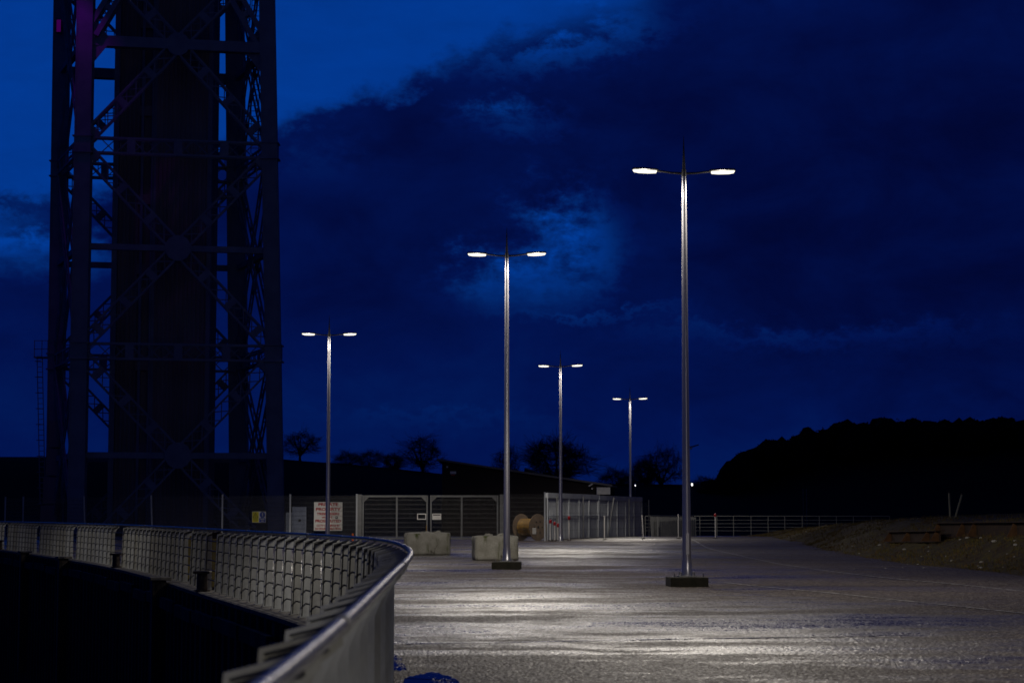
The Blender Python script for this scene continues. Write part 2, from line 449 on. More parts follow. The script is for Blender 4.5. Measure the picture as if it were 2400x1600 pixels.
# mooring bollards and fender heads on the coping
bo = None
for (px, py, lab) in ((500, 1386, 'black mooring bollard on the coping nearest the camera, capped and square'), (283, 1330, 'black mooring bollard at the dark gap in the middle of the railing'),
                      (14, 1288, 'black mooring bollard at the far left end of the railing')):
    g = gnd(px, py); 
    i = min(range(len(CUR)), key=lambda j: (offs(j, .42)-Vector((g.x, g.y))).length); q = offs(i, .43)
    if bo is None:
        bo = thing('mooring_bollard', lab, 'bollard', (q.x, q.y, .012), 0, 'mooring bollards along the quay edge')
        x = MB().tube([(0, 0, 0), (0, 0, .03), (0, 0, .031), (0, 0, .33)], [.15, .15, .105, .10], 14).build('post', M['bollard'], bo, smooth=True)
        bevel(MB().box((0, 0, .355), (.31, .31, .05)).build('cap', M['bollard'], bo), .012)
    else:
        o = copy_tree(bo); o.location = (q.x, q.y, .012); o['label'] = lab
fe = None
for (px, py, lab) in ((425, 1364, 'dark timber fender head over the dock, nearest of the three'), (170, 1312, 'dark timber fender head below the railing, middle one of the three'), (87, 1298, 'dark timber fender head at far left, farthest of the three')):
    g = gnd(px, py); i = min(range(len(CUR)), key=lambda j: (offs(j, .5)-Vector((g.x, g.y))).length); p, t, nn = frame(i); q = offs(i, .72)
    if fe is None:
        fe = thing('fender', lab, 'fender', (q.x, q.y, 0), math.atan2(t.y, t.x), 'timber fenders on the dock wall')
        bevel(MB().box((0, 0, -2.1), (.34, .30, 4.3)).build('pile', M['bollard'], fe), .02)
        bevel(MB().box((0, -.02, .085), (.62, .46, .07)).build('cap_plate', M['coping'], fe), .02)
    else:
        o = copy_tree(fe); o.location = (q.x, q.y, 0); o.rotation_euler.z = math.atan2(t.y, t.x); o['label'] = lab
# yellow marker boxes behind the railing
for (px, w_, lab, redtop) in ((513, .18, 'yellow marker post with red top standing in a gap of the railing', True), (449, .12, 'narrow pale yellow marker post behind the railing, farther of two', False)):
    i = min(range(20, len(CUR)), key=lambda j: abs(1200+offs(j, .07).x/max(offs(j, .07).y, 1)*F-px) + (1000 if CUR[j].y < 20 else 0)); q = offs(i, .07)
    o = thing('marker_post', lab, 'post', (q.x, q.y, .004))
    bevel(MB().box((0, 0, .52), (w_, .12, .92)).build('panel', M['ochre'], o), .01)
    MB().box((0, 0, .03), (w_*.8, .2, .06)).build('foot', M['bollard'], o)
    bevel(MB().box((0, 0, 1.04), (w_*.98, .115, .12)).build('top_panel', M['rust'] if redtop else M['white'], o), .01)

# ------------------------------------------------------------------ lamp posts
def lamp_light_data(power):
    L = bpy.data.lights.new('street light', 'POINT'); L.energy = power; L.color = (1.0, .915, .79); L.shadow_soft_size = .10
    L.use_nodes = True; t = NT(L.node_tree)
    em = next(n for n in t.n if n.type == 'EMISSION')
    nrm = t.new('ShaderNodeTexCoord').outputs['Normal']
    s = t.new('ShaderNodeSeparateXYZ'); t.l.new(nrm, s.inputs[0])
    cr = t.new('ShaderNodeValToRGB'); t.l.new(t.math('MULTIPLY', s.outputs[2], -1.0), cr.inputs[0])
    e = cr.color_ramp.elements
    e[0].position = .10; e[0].color = (0.02, 0.02, 0.02, 1); e[1].position = 1.0; e[1].color = (.20, .20, .20, 1)
    for p_, v_ in ((.20, .12), (.29, .42), (.345, .95), (.38, 1.0), (.425, .82), (.50, .46), (.62, .42), (.80, .38), (.90, .30)):
        x = e.new(p_); x.color = (v_, v_, v_, 1)
    hx = t.math('MULTIPLY', s.outputs[0], s.outputs[0]); hy = t.math('MULTIPLY', s.outputs[1], s.outputs[1])
    az = t.math('DIVIDE', hy, t.math('ADD', t.math('ADD', hx, hy), .0001))
    azf = t.math('MAXIMUM', t.math('ADD', t.math('MULTIPLY', t.math('POWER', az, 1.5), .68), .32), t.maprange(t.math('MULTIPLY', s.outputs[2], -1.0), .35, .85))
    k = t.math('MULTIPLY', cr.outputs[0], azf)
    t.put(em.inputs['Strength'], k)
    return L
LIGHT = lamp_light_data(1700)
def make_lamp(lab):
    o = thing('street_lamp', lab, 'street lamp', (0, 0, 0), 0, 'twin armed street lamps on the quay')
    bevel(MB().box((0, 0, .095), (.76, .70, .19)).build('plinth', M['plinth'], o), .012)
    b = MB().box((0, 0, .205), (.36, .36, .022))
    for x in (-.13, .13):
        for y in (-.13, .13): b.tube([(x, y, .21), (x, y, .285)], .016, 6)
    for x in (-.29, .29): b.tube([(x, -.24, .19), (x, -.24, .27)], .012, 6)
    b.build('flange', M['galv'], o)
    MB().tube([(0, 0, .216), (0, 0, .24), (0, 0, .55), (0, 0, .552), (0, 0, 8.30)], [.12, .102, .098, .088, .046], 72).build('column', M['column'], o, smooth=True)
    bevel(MB().box((0, -.094, .85), (.07, .02, .42)).build('service_door', M['column'], o), .004)
    MB().tube([(0, 0, 8.28), (0, 0, 8.42), (0, 0, 8.43), (0, 0, 9.12)], [.052, .050, .036, .004], 14).build('spike', M['headgrey'], o, smooth=True)
    for s in (-1, 1):
        MB().tube([(s*.03, 0, 8.345), (s*.25, 0, 8.355), (s*.46, 0, 8.385), (s*.60, 0, 8.39)], [.026, .022, .02, .02], 10).build('arm', M['headgrey'], o, smooth=True)
        h = MB(); n = 16; secs = [(.52, .05, .025), (.56, .095, .040), (.72, .105, .045), (.92, .105, .045), (1.03, .09, .038), (1.06, .04, .02)]
        for x, wy, hz in secs:
            for k in range(n):
                a = 2*math.pi*k/n; zz = math.sin(a)
                h.v.append(Vector((s*x, wy*math.cos(a), 8.40+.04*(x-.52)+(hz*zz if zz > 0 else .012*zz))))
        for i in range(len(secs)-1):
            for k in range(n): h.f.append((i*n+k, i*n+(k+1) % n, (i+1)*n+(k+1) % n, (i+1)*n+k))
        h.f += [tuple(range(n)), tuple(range((len(secs)-1)*n, len(secs)*n))]
        hd = clean(h.build('lamp_head', M['headgrey'], o, smooth=True))
        l = MB(); secs = [(.555, .03, .012), (.575, .07, .046), (.72, .075, .060), (.92, .075, .060), (1.02, .07, .046), (1.045, .03, .012)]
        for x, wy, hz in secs:
            for k in range(n):
                a = 2*math.pi*k/n; zz = math.sin(a)
                l.v.append(Vector((s*x, wy*math.cos(a), 8.386+.04*(x-.52)+(.004*zz if zz > 0 else hz*zz))))
        for i in range(len(secs)-1):
            for k in range(n): l.f.append((i*n+k, i*n+(k+1) % n, (i+1)*n+(k+1) % n, (i+1)*n+k))
        l.f += [tuple(range(n)), tuple(range((len(secs)-1)*n, len(secs)*n))]
        clean(l.build('lens', M['lens'], hd, smooth=True))
        lo = bpy.data.objects.new('lamp_glow', LIGHT); col.objects.link(lo); lo.parent = hd; lo.location = (s*.80, 0, 8.20)
    return o
LAMPS = [(3.5, 40.1, 4, 'tallest and nearest twin armed street lamp, standing alone on the open yard'),
         (-.14, 53.05, -3, 'second nearest twin armed street lamp, standing in front of a concrete block'),
         (-7.07, 76.7, 2, 'twin armed street lamp whose column crosses the red and white sign'),
         (2.27, 93.1, -12, 'twin armed street lamp in front of the pale screen wall, beside red capped posts'),
         (7.1, 119.7, -14, 'farthest and smallest twin armed street lamp, at the right end of the screen walls'),
         (10.35, 16.5, 36, 'twin armed street lamp just outside the right of the picture, nearest the bank'),
         (10.0, -9.0, 0, 'twin armed street lamp behind the camera, last of the row')]
lp = None
for x, y, a, lab in LAMPS:
    if lp is None: lp = o = make_lamp(lab)
    else: o = copy_tree(lp); o['label'] = lab
    o.location = (x, y, 0.0 if y > 70 else .004); o.rotation_euler.z = R(a)

# ------------------------------------------------------------------ concrete blocks
def block(name, lab, px0, px1, pyb, pyt, rz, depth, rubble):
    c = rg((px0+px1)/2, pyb); W = (px1-px0)/F*c.y; H_ = (pyb-pyt)/F*c.y*.97
    o = thing(name, lab, 'concrete block', (c.x, c.y+depth/2, c.z), rz, 'concrete blocks across the yard')
    b = MB(); nx, ny, nz = 12, 8, 8
    import bmesh
    bm = bmesh.new(); bmesh.ops.create_cube(bm, size=1)
    bmesh.ops.subdivide_edges(bm, edges=bm.edges[:], cuts=9, use_grid_fill=True)
    for v in bm.verts:
        p = Vector((v.co.x*W, v.co.y*depth, (v.co.z+.5)*H_))
        e = sum(1 for q in v.co if abs(q) > .49)
        pull = .035 if e >= 2 else 0
        d = noise.noise_vector(p*2.3+Vector((px0, 0, 0)))*.03 + noise.noise_vector(p*7)*.012
        ctr = Vector((0, 0, H_*.5)); p += d - (p-ctr).normalized()*pull*(1+noise.noise(p*5)); p.z = max(p.z, 0)
        v.co = p
    me = bpy.data.meshes.new('block_body'); bm.to_mesh(me); bm.free(); me.materials.append(M['block'])
    ob = bpy.data.objects.new('block_body', me); col.objects.link(ob); ob.parent = o
    for p in me.polygons: p.use_smooth = True
    bt = MB()
    for k in range(rubble):
        r = random.uniform(.05, .14); c = Vector((random.uniform(-.32, .32)*W, random.uniform(-.3, .3)*depth, H_+.01))
        vs = []; n = 7
        for a in range(n): vs.append(c+Vector((math.cos(a*6.283/n)*r*random.uniform(1.2, 2.2), math.sin(a*6.283/n)*r*1.2, -.06)))
        for a in range(n): vs.append(c+Vector((math.cos(a*6.283/n)*r*random.uniform(.5, 1.1), math.sin(a*6.283/n)*r*.7, r*random.uniform(.25, .6))))
        bt.add(vs, [tuple(range(n, 2*n))]+[(a, (a+1) % n, n+(a+1) % n, n+a) for a in range(n)])
    bt.build('mortar_crust', M['block'], o)
    return o
# block material: concrete with moss towards its own lumps + cracks
m = bpy.data.materials.new('mossy concrete'); m.use_nodes = True
t = NT(m.node_tree); bs = t.n['Principled BSDF']; bs.inputs['Roughness'].default_value = .9
oc = t.new('ShaderNodeTexCoord').outputs['Object']
n1 = t.noise(oc, 2.2, 6, .65); n2 = t.noise(t.mapping(oc, (4, 4, 1)), 1.0, 6, .6); n3 = t.noise(oc, 22, 4, .7)
cc = t.mix(t.maprange(n1, .35, .65), c4((.36, .35, .305)), c4((.23, .22, .18)))
cc = t.mix(t.maprange(n2, .56, .68), cc, c4((.07, .085, .02)))
wv = t.new('ShaderNodeVectorMath', operation='ADD'); t.put(wv.inputs[0], oc)
nn_ = t.new('ShaderNodeTexNoise'); nn_.inputs['Scale'].default_value = 3; t.put(nn_.inputs['Vector'], oc); sc_ = t.new('ShaderNodeVectorMath', operation='SCALE'); t.put(sc_.inputs[0], nn_.outputs['Color']); sc_.inputs['Scale'].default_value = .5; t.put(wv.inputs[1], sc_.outputs[0])
vr = t.new('ShaderNodeTexVoronoi', feature='DISTANCE_TO_EDGE'); t.put(vr.inputs['Vector'], wv.outputs[0]); vr.inputs['Scale'].default_value = .95
mask = t.maprange(t.noise(t.mapping(oc, (1, 1, 1), (5, 2, 1)), 1.3, 2), .5, .56)
cc = t.mix(t.math('MULTIPLY', t.math('MULTIPLY', t.maprange(vr.outputs['Distance'], .0, .016, 1, 0), .85), mask), cc, c4((.05, .04, .025)))
t.put(bs.inputs['Base Color'], cc)
bn = t.new('ShaderNodeBump'); bn.inputs['Distance'].default_value = .02; t.put(bn.inputs['Height'], n3); t.put(bs.inputs['Normal'], bn.outputs[0])
M['block'] = m
block('concrete_block', 'grey mossy concrete block standing left of the second lamp, in front of the gates', 947, 1054, 1300, 1247, R(1), .85, 6)
block('concrete_block', 'cracked mossy concrete block directly behind the second nearest lamp column', 1108, 1211, 1313, 1254, R(9), .9, 5)

# ------------------------------------------------------------------ fence, gates
ZT = 2.25
def mesh_infill(b, a, c, z0, z1, pitch=.055, hp=.21, rv=.0028, rh=.0034):
    a = Vector(a); c = Vector(c); L = (c-a).length; n = max(1, int(L/pitch))
    for i in range(1, n): 
        p = a.lerp(c, i/n); b.bar((p.x, p.y, z0), (p.x, p.y, z1), rv*2)
    z = z0+.05
    while z <= z1+.001:
        b.bar((a.x, a.y, z), (c.x, c.y, z), rh*2); b.bar((a.x, a.y-.012, z+.03), (c.x, c.y-.012, z+.03), rh*1.6); z += hp
def ground_at(px, Y): return Vector((at(px, 1206, Y).x, Y, 0))
# left fence run: photo x 10 .. 838, distance 116 -> 92
FY = lambda px: interp([(-200, 124), (10, 114), (840, 93), (1180, 93), (1280, 94)], px)
def zof(py, Y): return at(1200, py, Y).z
def fence(name, lab, posts, ztop=None, lean=None):
    P = [ground_at(p, FY(p)) for p in posts]
    o = thing(name, lab, 'fence', P[0])
    for i, p in enumerate(P):
        zt = ztop(posts[i]); lx = (lean or {}).get(i, 0)
        b = MB().bar((p.x, p.y, 0), (p.x+lx, p.y, zt+.04), .07, .07); b.box((p.x+lx, p.y, zt+.05), (.085, .085, .02))
        b.build('fence_post', M['container'], o, w=True)
    for i in range(len(P)-1):
        b = MB(); z = min(ztop(posts[i]), ztop(posts[i+1]))
        mesh_infill(b, P[i]+Vector((0, .05, 0)), P[i+1]+Vector((0, .05, 0)), .06, z)
        b.build('mesh_panel', M['meshwire'], o, w=True)
    return o
zt = lambda px: zof(interp([(0, 1166), (520, 1161), (840, 1160), (1280, 1156)], px), FY(px))
fence('mesh_fence', 'long steel mesh fence left of the gates, below the bridge tower', [12, 54, 201, 358, 521, 680, 836], zt, {2: -.12, 3: -.1})
fence('mesh_fence', 'short steel mesh fence bay right of the gates, in front of the cable drum', [1184, 1277], zt)
# gates
def gate(lab, pxs, lockside):
    a, m_, c = [ground_at(p, 93.0) for p in pxs]; z1 = zof(1160, 93)
    o = thing('steel_gate', lab, 'gate', a, 0, 'leaves of the double gate')
    b = MB()
    for p in (a, c): b.bar((p.x, p.y, .28), (p.x, p.y, z1), .075, .08)
    b.bar((m_.x, m_.y-.004, .40), (m_.x, m_.y-.004, z1-.09), .07, .08)
    b.bar((a.x+.05, a.y, z1-.045), (c.x-.05, c.y, z1-.045), .08, .09); b.bar((a.x+.05, a.y, .345), (c.x-.05, c.y, .345), .08, .09)
    for p, s in ((a, 1), (c, -1)):
        for zz, k in ((z1-.09, -1),):
            b.prism([(0, 0), (s*.22, 0), (0, k*.22)], .012, Matrix.Translation((p.x+s*.05, p.y-.02, zz)))
    b.build('gate_frame', M['fencegalv'], o, w=True)
    i = MB(); mesh_infill(i, a+Vector((.05, .02, 0)), c+Vector((-.05, .02, 0)), .38, z1-.06); i.build('mesh_infill', M['meshwire'], o, w=True)
    x = c.x-.25 if lockside > 0 else a.x+.27
    bb = MB()
    y = a.y-.06; zz = zof(1210, 93)
    bb.box((x, y, zz+.12), (.42, .03, .04)); bb.box((x, y, zz-.12), (.42, .03, .04)); bb.box((x-.19, y, zz), (.04, .03, .20)); bb.box((x+.19, y, zz), (.04, .03, .20))
    if lockside < 0: bb.box((x, y, zz-.02), (.34, .025, .16))
    bb.build('lock_box', M['white'], o, w=True)
    e = c.x-.03 if lockside > 0 else a.x+.03
    MB().tube([(e, a.y-.09, .05), (e, a.y-.09, .95)], .018, 8).build('drop_bolt', M['cable'] if lockside > 0 else M['fencegalv'], o, w=True)
    return o
gate('left leaf of the tall grey steel mesh double gate', (851, 930, 1001), 1)
gate('right leaf of the tall grey steel mesh double gate, beside the lamp column', (1010, 1082, 1166), -1)
for px, lab in ((843, 'thick grey gate post left of the double gate'), (1176, 'thick grey gate post right of the double gate')):
    p = ground_at(px, 93.1); o = thing('gate_post', lab, 'gate post', p, 0, 'gate posts')
    z1 = zof(1158, 93); MB().box((p.x, p.y, z1/2), (.19, .2, z1)).build('post', M['fencegalv'], o, w=True)
    b = MB()
    for z in (.35, z1-.35): b.box((p.x, p.y-.12, z), (.10, .06, .10))
    b.build('hinge', M['fencegalv'], o, w=True)

# text helper
def text_mesh(s, size, mat, parent, loc, width=None, off=.0, name='lettering'):
    cu = bpy.data.curves.new(name, 'FONT'); cu.body = s; cu.size = size; cu.align_x = 'CENTER'; cu.align_y = 'CENTER'; cu.extrude = .002; cu.offset = off
    tmp = bpy.data.objects.new('tmp', cu); col.objects.link(tmp); bpy.context.view_layer.update()
    me = bpy.data.meshes.new_from_object(tmp.evaluated_get(bpy.context.evaluated_depsgraph_get())); bpy.data.objects.remove(tmp)
    o = bpy.data.objects.new(name, me); col.objects.link(o); me.materials.clear(); me.materials.append(mat)
    w = max(v.co.x for v in me.vertices)-min(v.co.x for v in me.vertices)
    sx = width/w if width else 1
    for v in me.vertices: v.co.x *= sx
    o.parent = parent; o.location = loc; o.rotation_euler = (R(90), 0, 0); return o
# private property sign: photo px 736..802 x 1176..1243
Y = FY(770)-.12
a, c = at(736, 1176, Y), at(802, 1243, Y); W = c.x-a.x; Hh = a.z-c.z
sg = thing('warning_sign', 'large white sign with red PRIVATE PROPERTY lettering, hung on the mesh fence', 'sign', ((a.x+c.x)/2, Y, c.z))
bd = bevel(MB().box((0, 0, Hh/2), (W, .015, Hh)).build('board', M['white'], sg), .006)
for s, f, sz, wd in (('PRIVATE', .915, .115, .70), ('PROPERTY', .745, .115, .88), ('TRESPASSERS', .585, .095, .80), ('WILL BE', .462, .075, .38), ('PROSECUTED', .335, .11, .90), ('CCTV CAMERAS IN', .175, .08, .80), ('24 HOUR OPERATION', .068, .08, .90)):
    text_mesh(s, sz*Hh*1.2, M['red'], sg, (-.04*W if s == 'WILL BE' else 0, -.0115, f*Hh), wd*W, .055*sz*Hh)
# camera pictogram
b = MB().box((.30*W, -.010, .465*Hh), (.09*W, .004, .085*Hh)); b.build('camera_symbol', M['black'], sg)
MB().box((.30*W, -.0135, .475*Hh), (.05*W, .003, .02*Hh)).build('camera_symbol', M['white'], sg)
# small caution sign px 591..623 x 1198..1223
Y = FY(607)-.1
a, c = at(591, 1198, Y), at(623, 1224, Y); W = c.x-a.x; Hh = a.z-c.z
s2 = thing('caution_sign', 'small white safety sign with yellow triangle and blue disc, on the mesh fence', 'sign', ((a.x+c.x)/2, Y, c.z))
bevel(MB().box((0, 0, Hh/2), (W, .012, Hh)).build('board', M['white'], s2), .004)
MB().box((-.25*W, -.008, Hh*.5), (.46*W, .004, .94*Hh)).build('yellow_panel', M['yellow'], s2)
MB().prism([(-.20*W, .42*Hh), (.20*W, .42*Hh), (0, .92*Hh)], .003, Matrix.Translation((-.25*W, -.0135, 0))).build('triangle_border', M['black'], s2)
MB().prism([(-.145*W, .46*Hh), (.145*W, .46*Hh), (0, .82*Hh)], .003, Matrix.Translation((-.25*W, -.0165, 0))).build('triangle', M['yellow'], s2)
b = MB().box((-.25*W, -.018, .62*Hh), (.03*W, .003, .16*Hh)); b.box((-.25*W, -.018, .50*Hh), (.03*W, .003, .035*Hh)); b.build('exclamation_mark', M['black'], s2)
b = MB(); n = 24; R_ = .20*W
b.prism([(math.cos(k*2*math.pi/n)*R_, math.sin(k*2*math.pi/n)*R_*1.12) for k in range(n)], .003, Matrix.Translation((.25*W, -.010, .70*Hh))); b.build('disc', M['blue'], s2)
b = MB().box((.25*W, -.0125, .75*Hh), (.06*W, .003, .22*Hh)); b.box((.25*W, -.0125, .57*Hh), (.06*W, .003, .06*Hh)); b.build('exclamation_mark', M['white'], s2)
MB().box((.25*W, -.008, .22*Hh), (.46*W, .004, .38*Hh)).build('blue_panel', M['blue'], s2)
b = MB()
for z, w_ in ((.30, .30), (.15, .18)): b.box((.25*W, -.0115, z*Hh), (w_*W, .002, .06*Hh))
b.build('small_print', M['white'], s2)
b = MB()
for z, w_ in ((.32, .36), (.22, .30), (.12, .2)): b.box((-.25*W, -.0115, z*Hh), (w_*W, .002, .03*Hh))
b.build('small_print', M['black'], s2)

# cabinet behind the fence, px 686..715 x 1187..1240
Y = 104.0; a = at(686, 1187, Y); c = at(717, 1206, Y)
o = thing('electrical_cabinet', 'pale blue white cabinet standing behind the mesh fence, left of the red lettered sign', 'cabinet', ((a.x+c.x)/2, Y, 0))
W = c.x-a.x
bevel(MB().box((0, 0, a.z/2), (W, .5, a.z)).build('housing', M['cabinet'], o), .02)
MB().box((-.5*W-.17, 0, a.z*.42), (.32, .45, a.z*.84)).build('side_box', M['tower'], o)
MB().box((.02, -.262, a.z*.58), (W*.8, .02, a.z*.7)).build('door', M['cabinet'], o)
MB().box((.05, -.285, a.z*.62), (.12, .02, .12)).build('handle', M['black'], o)
# orange post
g = ground_at(827, 92.3); o = thing('orange_post', 'short orange plastic post at the foot of the gate post', 'post', (g.x, 92.3, gz(g.x, 92.3)))
MB().tube([(0, 0, .04), (0, 0, .38)], [.045, .04], 10).build('post', M['orange'], o, smooth=True); MB().tube([(0, 0, 0), (0, 0, .04)], [.13, .11], 12).build('foot', M['black'], o)

# cable drum, px 1207..1276, seen at y 1207..1268, distance ~ 99
Y = 96.2
cx = at(1241, 1236, Y); rr = .64
o = thing('cable_drum', 'wooden cable drum wound with yellow cable behind the fence bay', 'cable drum', (cx.x, Y, .2), R(-41))
def disc(b, x0, x1, r, z, n=40):
    b.tube([(x0, 0, z), (x1, 0, z)], r, n)
for x0 in (-.54, .50):
    b = MB(); disc(b, x0, x0+.05, rr, rr); f = b.build('flange', M['wood'], o, smooth=True)
    h = MB()
    for k in range(6):
        an = k*math.pi/3; h.box((x0+.025, math.cos(an)*rr*.45, rr+math.sin(an)*rr*.45), (.07, .07, .07))
    h.build('bolt', M['black'], f)
    h = MB(); disc(h, x0-.006, x0+.056, .07, rr, 16); h.build('spindle_hole', M['black'], f)
b = MB(); 
for k in range(22):
    x = -.47+k*.0443; b.tube([(x, 0, rr), (x+.022, 0, rr), (x+.0442, 0, rr)], [rr*.60, rr*.64, rr*.60], 32, cap=False)
b.build('cable', M['cable'], o, smooth=True)
MB().box((.556, -.30, rr-.18), (.012, .26, .30)).build('tag_plate', M['white'], o)

# ------------------------------------------------------------------ profiled screen wall
def screen_wall(lab, A, B, mat=M['container']):
    A = Vector(A); B = Vector(B); L = (B-A).length; rz = math.atan2(B.y-A.y, B.x-A.x); H_ = 2.33
    o = thing('screen_wall', lab, 'screen wall', A, rz, 'pale screen walls in a line behind the fence')
    b = MB(); x = .02; pts = []; rn = random.Random(int(L*100))
    while x < L-.3:
        pts += [(x, 0.03), (x+.11, 0.03), (x+.15, .075), (x+.25, .075)]; x += .30
    pts.append((L-.02, .03))
    for p, q in pts: b.v += [Vector((p, q, .05)), Vector((p, q, H_-.26))]
    for k in range(len(pts)-1): b.f.append((2*k, 2*k+2, 2*k+3, 2*k+1))
    b.build('profiled_sheet', mat, o)
    MB().box((L/2, .05, H_-.13), (L, .16, .25)).build('top_beam', mat, o)
    MB().box((L/2, .0, 1.18), (L-.1, .03, .06)).build('mid_rail', mat, o)
    n = max(2, round(L/2.4))
    for k in range(n+1): MB().box((min(max(L*k/n, .05), L-.05), .005, (H_-.26)/2), (.10, .055, H_-.26)).build('upright', mat, o)
    MB().box((L/2, .16, (H_-.2)/2), (L-.1, .03, H_-.25)).build('backing_panel', mat, o)
    return o
A = ground_at(1283, 97.2); Cc = ground_at(1505, 118.5); A.z = .18; Cc.z = .12
d = (Cc-A).normalized(); L = (Cc-A).length
screen_wall('pale profiled steel screen wall behind the mesh fence, nearer of two in line', A, A+d*(L*.49))
screen_wall('pale profiled steel screen wall beyond the first one, farther of two in line', A+d*(L*.495), Cc)
# fence in front of the containers
nrm = Vector((d.y, -d.x, 0))
o = thing('mesh_fence', 'steel mesh fence running along the front of the two pale screen walls', 'fence', A+nrm*.5)
q0, q1 = A+nrm*.5-d*.1, A+nrm*.5+d*(L*.98)
for k in range(5):
    p = q0.lerp(q1, k/4); lx = .35 if k == 2 else 0
    MB().bar(p, p+Vector((lx, 0, 2.2)), .06, .06).build('fence_post', M['fencegalv'], o, w=True)
for k in range(4):
    b = MB(); mesh_infill(b, q0.lerp(q1, k/4), q0.lerp(q1, (k+1)/4), .2, 2.15, .22, .42, .002, .003); b.build('mesh_panel', M['meshwire'], o, w=True)

# ------------------------------------------------------------------ slender posts
def slim_post(px, pyb, pyt, cap, lab, leanx=0):
    g = rg(px, pyb); h = (pyb-pyt)/F*g.y; r = .030
    o = thing('bollard', lab, 'bollard', (g.x, g.y, g.z), 0, 'slim posts across the far side of the yard')
    MB().tube([(0, 0, .01), (leanx, 0, h)], r, 12).build('post', M['white'], o, smooth=True)
    MB().tube([(0, 0, 0), (0, 0, .05)], [.12, .09], 12).build('foot', M['bollard'], o)
    if cap: MB().tube([(leanx, 0, h-.10), (leanx, 0, h-.08), (leanx, 0, h+.04), (leanx, 0, h+.07)], [.05, .065, .065, .03], 12).build('cap', M['redcap'], o, smooth=True)
    else: MB().tube([(leanx, 0, h-.02), (leanx, 0, h+.02)], [.05, .045], 12).build('cap', M['white'], o, smooth=True)
slim_post(1290, 1268, 1221, 1, 'slim red capped post, leftmost and tallest of three beside the cable drum')
slim_post(1300, 1268, 1226, 1, 'slim red capped post, middle of three beside the cable drum')
slim_post(1308, 1268, 1230, 1, 'slim red capped post, right and shortest of three, touching the lamp column')
slim_post(1334, 1267, 1213, 1, 'slim red capped post with pale top right of the fourth lamp column')
slim_post(1417, 1265, 1210, 0, 'slim grey post with pale top in front of the middle of the screen walls')
slim_post(1508, 1263, 1208, 0, 'slim grey leaning post at the right end of the screen walls', -.06)
slim_post(1590, 1262, 1206, 0, 'slim grey post left of the nearest lamp column, by the far railing')
slim_post(1677, 1262, 1206, 1, 'slim red capped post right of the nearest lamp column')

# ------------------------------------------------------------------ far railings
Y = 136.0
o = thing('far_railing', 'low grey bar railing with five rails across the far right, beyond the road', 'railing', (at(1510, 1206, Y).x, Y, 0))
xs = [1512, 1560, 1600, 1640, 1680, 1719, 1760, 1800, 1839, 1880, 1920, 1960, 2000, 2042, 2085]
P = [at(x, 1206, Y) for x in xs]
for p in P: MB().bar((p.x, p.y, 0), (p.x, p.y, 1.33), .05, .05).build('post', M['meshwire'], o, w=True)
for z in (1.35, 1.08, .84, .60, .36): 
    MB().bar((P[0].x, Y-.03, z), (P[-1].x, Y-.03, z), .05 if z > 1.3 else .028).build('rail', M['meshwire'], o, w=True)
g0 = at(1527, 1206, 127.0); g1 = at(1626, 1206, 134.0)
o = thing('louvred_railing', 'short louvred fin railing far off, left of the nearest lamp column', 'railing', (g0.x, g0.y, 0))
for k in range(22):
    p = g0.lerp(g1, k/21); p.z = 0
    MB().prism([(-.03, 0), (.15, 0), (.15, 1.25), (-.10, 1.34)], .02, Matrix.Translation(p) @ Matrix.Rotation(R(10), 4, 'Z')).build('fin', M['fencegalv'], o, w=True)
MB().tube([(g0.x-.1, g0.y, 1.36), (g1.x, g1.y, 1.36)], .03, 8).build('handrail', M['meshwire'], o, w=True)
for px in (1528, 1541):
    p = at(px, 1206, 127.2); MB().box((p.x, p.y, .66), (.13, .12, 1.32)).build('end_post', M['fencegalv'], o, w=True)

# ------------------------------------------------------------------ grass bank
def k_of(y): return interp([(80, 1), (105, .66), (131, .40), (150, .22), (178, 0)], y)
def bank_z(x, y):
    e = interp(EDGE, y) + .35*noise.noise(Vector((y*.25, 3, 0))); t_ = x-e
    if t_ <= 0: return 0.0
    z = 1.12*smooth01(t_/4.2) + .42*smooth01(t_/13)
    z *= k_of(y)
    return z + min(t_*.5, 1)*(.10*noise.noise(Vector((x*.5, y*.35, 0)))+.08*noise.noise(Vector((x*1.7, y*1.2, 3)))+.05*noise.noise(Vector((x*4, y*2.6, 8)))) + .012
b = MB(); ny, nx = 420, 130
for j in range(ny):
    y = -20+200*j/(ny-1); e = interp(EDGE, y) + .35*noise.noise(Vector((y*.25, 3, 0)))
    for i in range(nx):
        x = e-.02+ (i/(nx-1))**2.0*60
        b.v.append(Vector((x, y, bank_z(x, y) if i else -.03)))
for j in range(ny-1):
    for i in range(nx-1): b.f.append((j*nx+i, j*nx+i+1, (j+1)*nx+i+1, (j+1)*nx+i))
tag(b.build('grass_bank', M['soil'], smooth=True), kind='structure')
def on_bank(px, py):
    d = ray(px, py).normalized(); s = 25.0
    while s < 200:
        p = EYE+d*s
        if p.z <= bank_z(p.x, p.y): return Vector((p.x, p.y, bank_z(p.x, p.y)))
        s += .1
    return None
b = MB(); rnd = random.Random(3)
for k in range(46000):
    y = rnd.uniform(36, 130); e = interp(EDGE, y); x = e+abs(rnd.gauss(0, 1))*4.5+.05
    if noise.noise(Vector((x*.8, y*.5, 9))) < -.12 and rnd.random() < .85: continue
    z = bank_z(x, y); h = rnd.uniform(.03, .11)*(1.3 if noise.noise(Vector((x*.4, y*.3, 2))) > 0 else .8); a = rnd.uniform(0, 6.28); w_ = rnd.uniform(.008, .02)
    dx, dy = math.cos(a)*w_, math.sin(a)*w_; lx, ly = rnd.uniform(-.06, .06), rnd.uniform(-.06, .06)
    b.add([(x-dx, y-dy, z-.01), (x+dx, y+dy, z-.01), (x+lx, y+ly, z+h)], [(0, 1, 2)])
